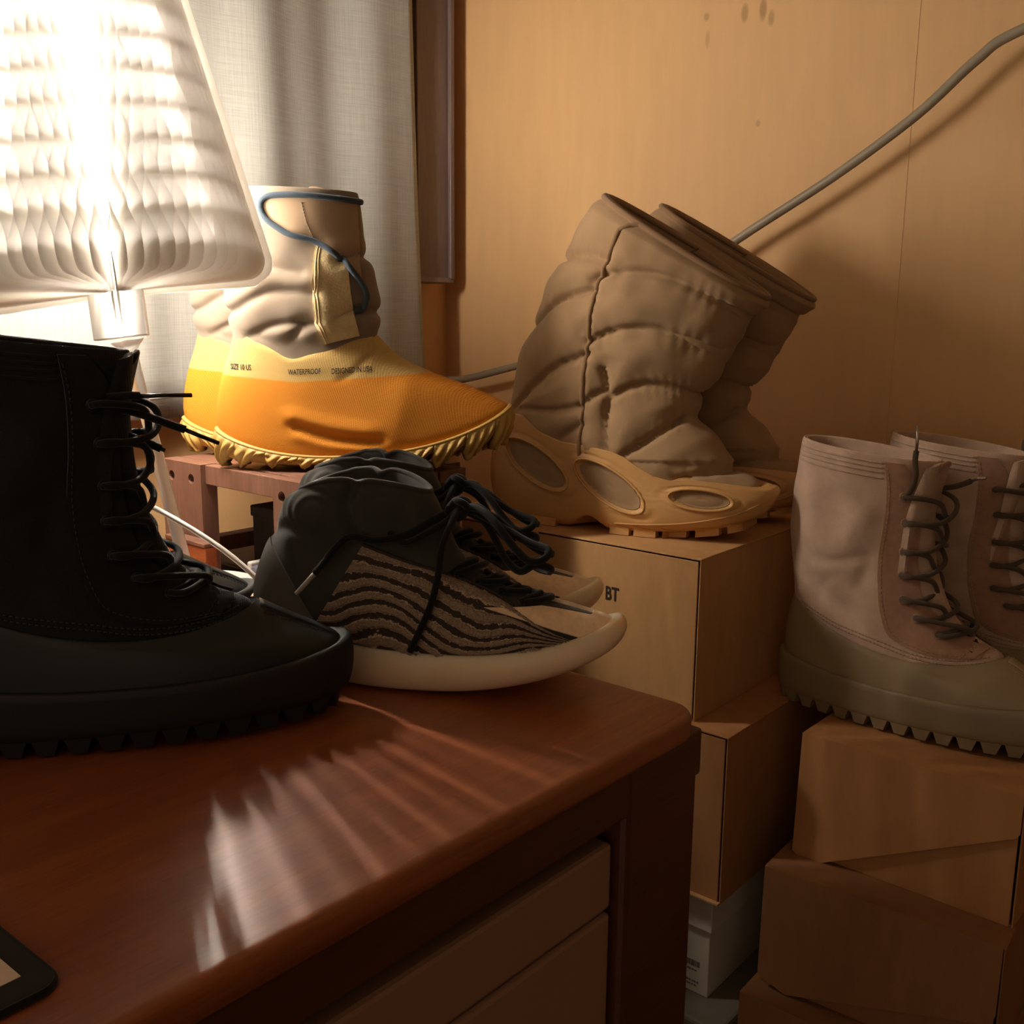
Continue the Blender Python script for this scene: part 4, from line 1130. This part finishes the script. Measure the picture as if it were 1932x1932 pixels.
    for sg in (-1, 1):
        for (cx, cz), a, b, an in OV:
            an = math.radians(an); nr, nt = 7, 36
            V2 = [tuple(dc_.side(cx, cz, sg, .0012)[0])]; F2 = []
            for i in range(1, nr + 1):
                for k in range(nt):
                    q = 2 * PI * k / nt; rr = .93 * i / nr
                    u, v = a * rr * math.cos(q), b * rr * math.sin(q)
                    x, z = cx + u * math.cos(an) - v * math.sin(an), cz + u * math.sin(an) + v * math.cos(an)
                    V2.append(tuple(dc_.side(x, z, sg, .0006 + .0018 * (1 - rr * rr))[0]))
            for k in range(nt): F2.append((0, 1 + k, 1 + (k + 1) % nt))
            for i in range(nr - 1):
                for k in range(nt):
                    b0 = 1 + i * nt; F2.append((b0 + k, b0 + (k + 1) % nt, b0 + nt + (k + 1) % nt, b0 + nt + k))
            mesh_obj('window_fabric', V2, F2, M['quilt'], root)
            rim = [dc_.side(cx + a * 1.06 * math.cos(q) * math.cos(an) - b * 1.06 * math.sin(q) * math.sin(an), cz + a * 1.06 * math.cos(q) * math.sin(an) + b * 1.06 * math.sin(q) * math.cos(an), sg, .0002)[0] for q in np.linspace(0, 2 * PI, 49)]
            mesh_obj('window_rim', *tube_geo(rim, .0016, 6, False), M['cage'], root)
        # tread blocks and the fine line above them
        ln = [dc_.side(x, z, sg, .0001)[0] for x, z in poly_sample([(.195, .014), (.24, .017), (.29, .024), (.335, .036), (.362, .050)], 40)]
        mesh_obj('tread_line', *tube_geo(ln, .0012, 6), M['cage'], root)
        for x0, wd in ((.188, .024), (.218, .026), (.252, .026), (.289, .026), (.324, .022)):
            G = np.zeros((6, 5, 3)); Nn = np.zeros((6, 5, 3))
            for i in range(6):
                for j in range(5):
                    x = x0 + wd * i / 5; fl = .0006 + max(x - .255, 0) ** 1.6 * .75
                    zt = fl + .0125 - .004 * i / 5; z = zt + (fl - zt) * j / 4
                    p, nn = dc_.side(x, max(z, .008 + fl), sg, .0012 + .0022 * j / 4); G[i, j] = p; G[i, j][2] = z; nn = np.array([0, sg, 0.0]); Nn[i, j] = nn
            o = mesh_obj('tread_block', *sheet_geo(G, Nn, .012), M['cage'], root); auto_smooth(o, 30)
        for x0, wd in ((.030, .040), (.078, .036)):
            G = np.zeros((5, 4, 3)); Nn = np.zeros((5, 4, 3))
            for i in range(5):
                for j in range(4):
                    x = x0 + wd * i / 4; z = .010 - .0094 * j / 3; p, nn = dc_.side(x, max(z, .009), sg, .001 + .001 * j); G[i, j] = p; G[i, j][2] = z; Nn[i, j] = (0, sg, 0)
            o = mesh_obj('tread_block', *sheet_geo(G, Nn, .012), M['cage'], root); auto_smooth(o, 30)
    return root

qb = tan_boot()
HQ = math.radians(12.3)
qb.location = (-0.893, 0.998, TS); qb.rotation_euler = (0, 0, HQ)
tag(qb, 'front tan quilted boot with oval windows in its ochre foam sole', 'boot', 'pair of tan quilted boots')
qb2 = copy_tree(qb); qb2.location = (-0.902, 1.134, TS); qb2.scale = (1, -1, 1); qb2.rotation_euler = (0, 0, math.radians(12.3))
tag(qb2, 'rear tan quilted boot half hidden behind the front one against the wall', 'boot', 'pair of tan quilted boots')

# ---- knit sneaker
def sneaker():
    root = empty('knit_sneaker')
    mk = [(.040, .020, .310, .036, .024, .030, .85, .027), (.016, .024, .330, .040, .036, .045, .84, .0275), (.003, .038, .3455, .050, .0430, .0525, .82, .028), (.0, .055, .351, .061, .0445, .0535, .82, .030), (.004, .066, .349, .070, .0425, .0505, .83, .031), (.009, .069, .344, .073, .040, .0475, .85, .032), (.016, .064, .336, .068, .036, .043, .85, .030)]
    def mpost(Pt, q, Sy, t_):
        Pt = Pt.copy(); Pt[:, 2] = np.maximum(Pt[:, 2], .0006); return Pt
    V, Fc = rows_geo(ring_rows(mk, 40, 140, mpost), True, True)
    mesh_obj('midsole', V, Fc, M['gum'], root)
    uk = [(.012, .046, .334, .054, .037, .0435, .85, .022), (.008, .070, .337, .066, .0400, .0455, .88, .023), (.010, .090, .310, .0735, .0400, .043, .96, .010), (.020, .112, .262, .082, .0385, .0395, 1, .001), (.030, .133, .224, .098, .0375, .0365, 1, -.001), (.037, .149, .202, .120, .0375, .0345, 1, -.002),
          (.043, .158, .189, .146, .0385, .034, 1, -.006), (.056, .166, .178, .168, .037, .0325, 1, -.014), (.062, .165, .172, .168, .0335, .029, 1, -.014), (.066, .150, .166, .150, .031, .027, 1, -.006), (.07, .12, .16, .12, .03, .026, 1, 0)]
    rows = ring_rows(uk, 130, 170); N = row_normals(rows); X, Y, Z = rows[..., 0], rows[..., 1], rows[..., 2]
    disp = np.zeros(X.shape)
    # puckered sock collar: nested arcs and a deep fold behind the tongue
    for k, (cx, r) in enumerate(((.083, .020), (.083, .028), (.083, .036), (.145, .018), (.145, .026))):
        rr = np.hypot(X - cx, (Z - .150) * 1.1); disp += .0011 * np.exp(-((rr - r) / .0026) ** 2) * np.clip((Z - .135) / .02, 0, 1)
    dd = seg_dist(X, Z, [(.122, .186), (.118, .172), (.112, .158), (.120, .135)]); disp += -.0065 * np.exp(-(dd / .006) ** 2)
    dd = seg_dist(X, Z, [(.03, .128), (.055, .138), (.08, .133)]); disp += -.003 * np.exp(-(dd / .006) ** 2)
    disp += .0045 * np.exp(-(np.hypot(X - .085, Z - .148) / .020) ** 2) + .004 * np.exp(-(np.hypot(X - .148, Z - .158) / .016) ** 2)
    disp += .0010 * wob(rows, 17, 2) * np.clip((Z - .09) / .03, 0, 1)
    t = np.linspace(0, 1, 130)[:, None]; disp *= np.clip((.78 - t) / .06, .2, 1)
    rows = rows + N * disp[..., None]
    V, Fc = rows_geo(rows, True, True)
    mesh_obj('sock_upper', V, Fc, M['sock'], root); du = Draper(V, Fc)
    rim = rows[int(129 * .735)]; mesh_obj('collar_rim', *tube_geo(np.vstack([rim, rim[:1]]), .0026, 8, False), M['sock'], root)
    for sg in (-1, 1):
        # heel counter
        G, Nn = patch_grid(du, [(.0115, .062), (.0145, .085), (.0235, .112), (.0275, .121)], [(.086, .052), (.070, .074), (.044, .106), (.0285, .122)], 20, 20, sg, .0018)
        o = mesh_obj('heel_counter', *sheet_geo(G, Nn, .003), M['heel_c'], root); auto_smooth(o, 60)
        # striped knit panel, ridges built as relief, stripe value stored for the yarn colour
        Up = [(.128, .128), (.145, .122), (.160, .1165), (.178, .1105), (.197, .104), (.225, .093), (.257, .079), (.290, .0625), (.314, .0545)]
        Lo = [(.082, .0535), (.100, .0475), (.121, .0415), (.150, .0375), (.177, .0345), (.210, .0335), (.241, .0345), (.285, .0425), (.313, .0535)]
        na, nb = 200, 84
        G, Nn = patch_grid(du, Up, Lo, na, nb, sg, .0018)
        v = np.linspace(0, 1, nb)[None, :] * np.ones((na, 1)); u = np.linspace(0, 1, na)[:, None] * np.ones((1, nb))
        amp = .27 * np.exp(-((v - .68) / .42) ** 2)
        ph = v * (1 + .25 * u) + amp * np.sin(2 * PI * (G[..., 0] - .115) / .150) * np.clip(1.1 - .5 * u, 0, 1) + .05 * wob(G, 8, 3) + .02 * wob(G, 30, 6)
        st = .5 + .5 * np.sin(2 * PI * ph * 5.6)
        rel = np.clip((st - .35) / .3, 0, 1)
        edge = np.clip(np.minimum(np.minimum(u, 1 - u) / .02, np.minimum(v, 1 - v) / .04), 0, 1)
        fz = .0006 * np.sin(G[..., 0] * 1500 + 9 * wob(G, 40, 5)) * rel
        G2 = G + Nn * ((.0026 * rel + fz) * edge)[..., None]
        V2, F2 = sheet_geo(G2, Nn, .003)
        o = mesh_obj('striped_panel', V2, F2, M['zebra'], root, fix=True)
        at = o.data.attributes.new('stripe', 'FLOAT', 'POINT'); vals = np.r_[st.reshape(-1), st.reshape(-1)].astype(np.float32); at.data.foreach_set('value', vals)
        mesh_obj('eyestay_edge', *tube_geo([du.side(x, z, sg, .0022)[0] for x, z in poly_sample(Up[:7], 60)], .0014, 6), M['silver'] if sg > 0 else M['zebra'], root)
        for p0, p1 in (((.102, .110), (.116, .102)), ((.092, .094), (.106, .086))):
            pass
    # suede toe with a slot for the tongue end, laid on the rings of the upper
    na, nb = 36, 61
    G = np.zeros((na, nb, 3)); Nn = np.zeros((na, nb, 3)); nth = rows.shape[1]
    def on_rings(th, t_):
        i = t_ * 129; i0 = int(i); k = (th / (2 * PI) * nth) % nth; k0 = int(k); k1 = (k0 + 1) % nth; fi, fk = i - i0, k - k0
        f = lambda A: (A[i0, k0] * (1 - fk) + A[i0, k1] * fk) * (1 - fi) + (A[i0 + 1, k0] * (1 - fk) + A[i0 + 1, k1] * fk) * fi
        return f(rows), f(N)
    for j in range(nb):
        y = (j / (nb - 1) - .5) * 2; ay = abs(y)
        tt = .165 + .085 * min(max((ay - .20) / .16, 0), 1)
        for i in range(na):
            t_ = .055 + (tt - .055) * i / (na - 1)
            p, nn = on_rings(y * math.radians(33 + max(t_ - .1, 0) * 130), t_)
            G[i, j] = p + nn * .0030; Nn[i, j] = nn
    o = mesh_obj('suede_toe', *sheet_geo(G, Nn, .004), M['toe_suede'], root); auto_smooth(o, 60)
    # laces: ladder across the throat, knot, loops and hanging ends
    def L_(pts, r=.0029, m=36): return mesh_obj('lace', *tube_geo(catmull(pts, m), r, 8), M['blk_lace'], root)
    for k in range(4):
        x = .205 + .020 * k
        a = du.side(x - .004, np.interp(x, [.2, .27], [.105, .078]), -1, .003)[0]; b = du.side(x - .004, np.interp(x, [.2, .27], [.105, .078]), 1, .003)[0]
        top_ = du.top(x + .010, 0, .004)[0]
        L_([a, (x + .006, a[1] * .55, top_[2] + .003), top_ + (0, 0, .004), (x + .006, b[1] * .55, top_[2] + .001), b])
        L_([a + (0.004, 0, 0), (x + .016, a[1] * .4, top_[2] + .001), (x + .020, b[1] * .3, top_[2]), b + (.012, 0, -.004)])
    K = np.array([.204, -.006, .158])
    kn = [K + .0075 * np.array([math.cos(a) * (1 + .25 * math.sin(2 * a)), .7 * math.sin(a * 1.5), math.sin(a)]) for a in np.linspace(0, 4 * PI, 44)]
    L_(kn, .0032, 60)
    L_([K, (.186, -.012, .150), (.165, -.030, .138), (.14, -.038, .133), (.12, -.043, .136), (.108, -.0455, .127), (.096, -.0465, .112), (.088, -.047, .103)], .0034, 44)
    L_([K, (.180, -.006, .147), (.165, -.012, .142), (.15, -.030, .139)], .0030)
    L_([(.150, -.032, .139), (.165, -.034, .132), (.180, -.030, .138), (.196, -.018, .148), K], .0030)
    tube('lace_tip', [(.088, -.047, .103), (.080, -.0478, .094), (.071, -.0485, .084)], .0022, M['silver'], root, 8)
    L_([K, (.203, -.022, .150), (.199, -.038, .130), (.197, -.0440, .105), (.191, -.0475, .080), (.182, -.0505, .058), (.175, -.0530, .042)], .0031, 44)
    L_([K, (.222, -.010, .160), (.240, -.018, .150), (.258, -.026, .132), (.272, -.030, .122), (.284, -.028, .124), (.286, -.020, .130), (.268, -.014, .134), (.244, -.008, .144), (.220, -.004, .155), K], .0034, 60)
    L_([K, (.220, .004, .158), (.236, .010, .140), (.252, .012, .120), (.270, .006, .108), (.284, -.006, .108), (.287, -.018, .114), (.276, -.026, .118), (.262, -.020, .110), (.246, -.008, .118), (.226, .0, .146), K], .0034, 60)
    L_([K, (.230, -.002, .154), (.254, -.008, .140), (.276, -.014, .128), (.290, -.018, .126)], .0030)
    return root

sn = sneaker()
HS = math.radians(27.2)
ca, sa = math.cos(HS), math.sin(HS)
sn.location = (-0.717 - .080 * ca, 0.580 - .080 * sa, DZ); sn.rotation_euler = (0, 0, HS)
tag(sn, 'front striped knit sneaker with black laces and gum midsole on the desk', 'sneaker', 'pair of striped knit sneakers')
sn2 = copy_tree(sn); sn2.location = (sn.location.x - .118 * sa - .038 * ca, sn.location.y + .118 * ca - .038 * sa, DZ)
tag(sn2, 'rear striped knit sneaker partly hidden behind the front one near the BT box', 'sneaker', 'pair of striped knit sneakers')
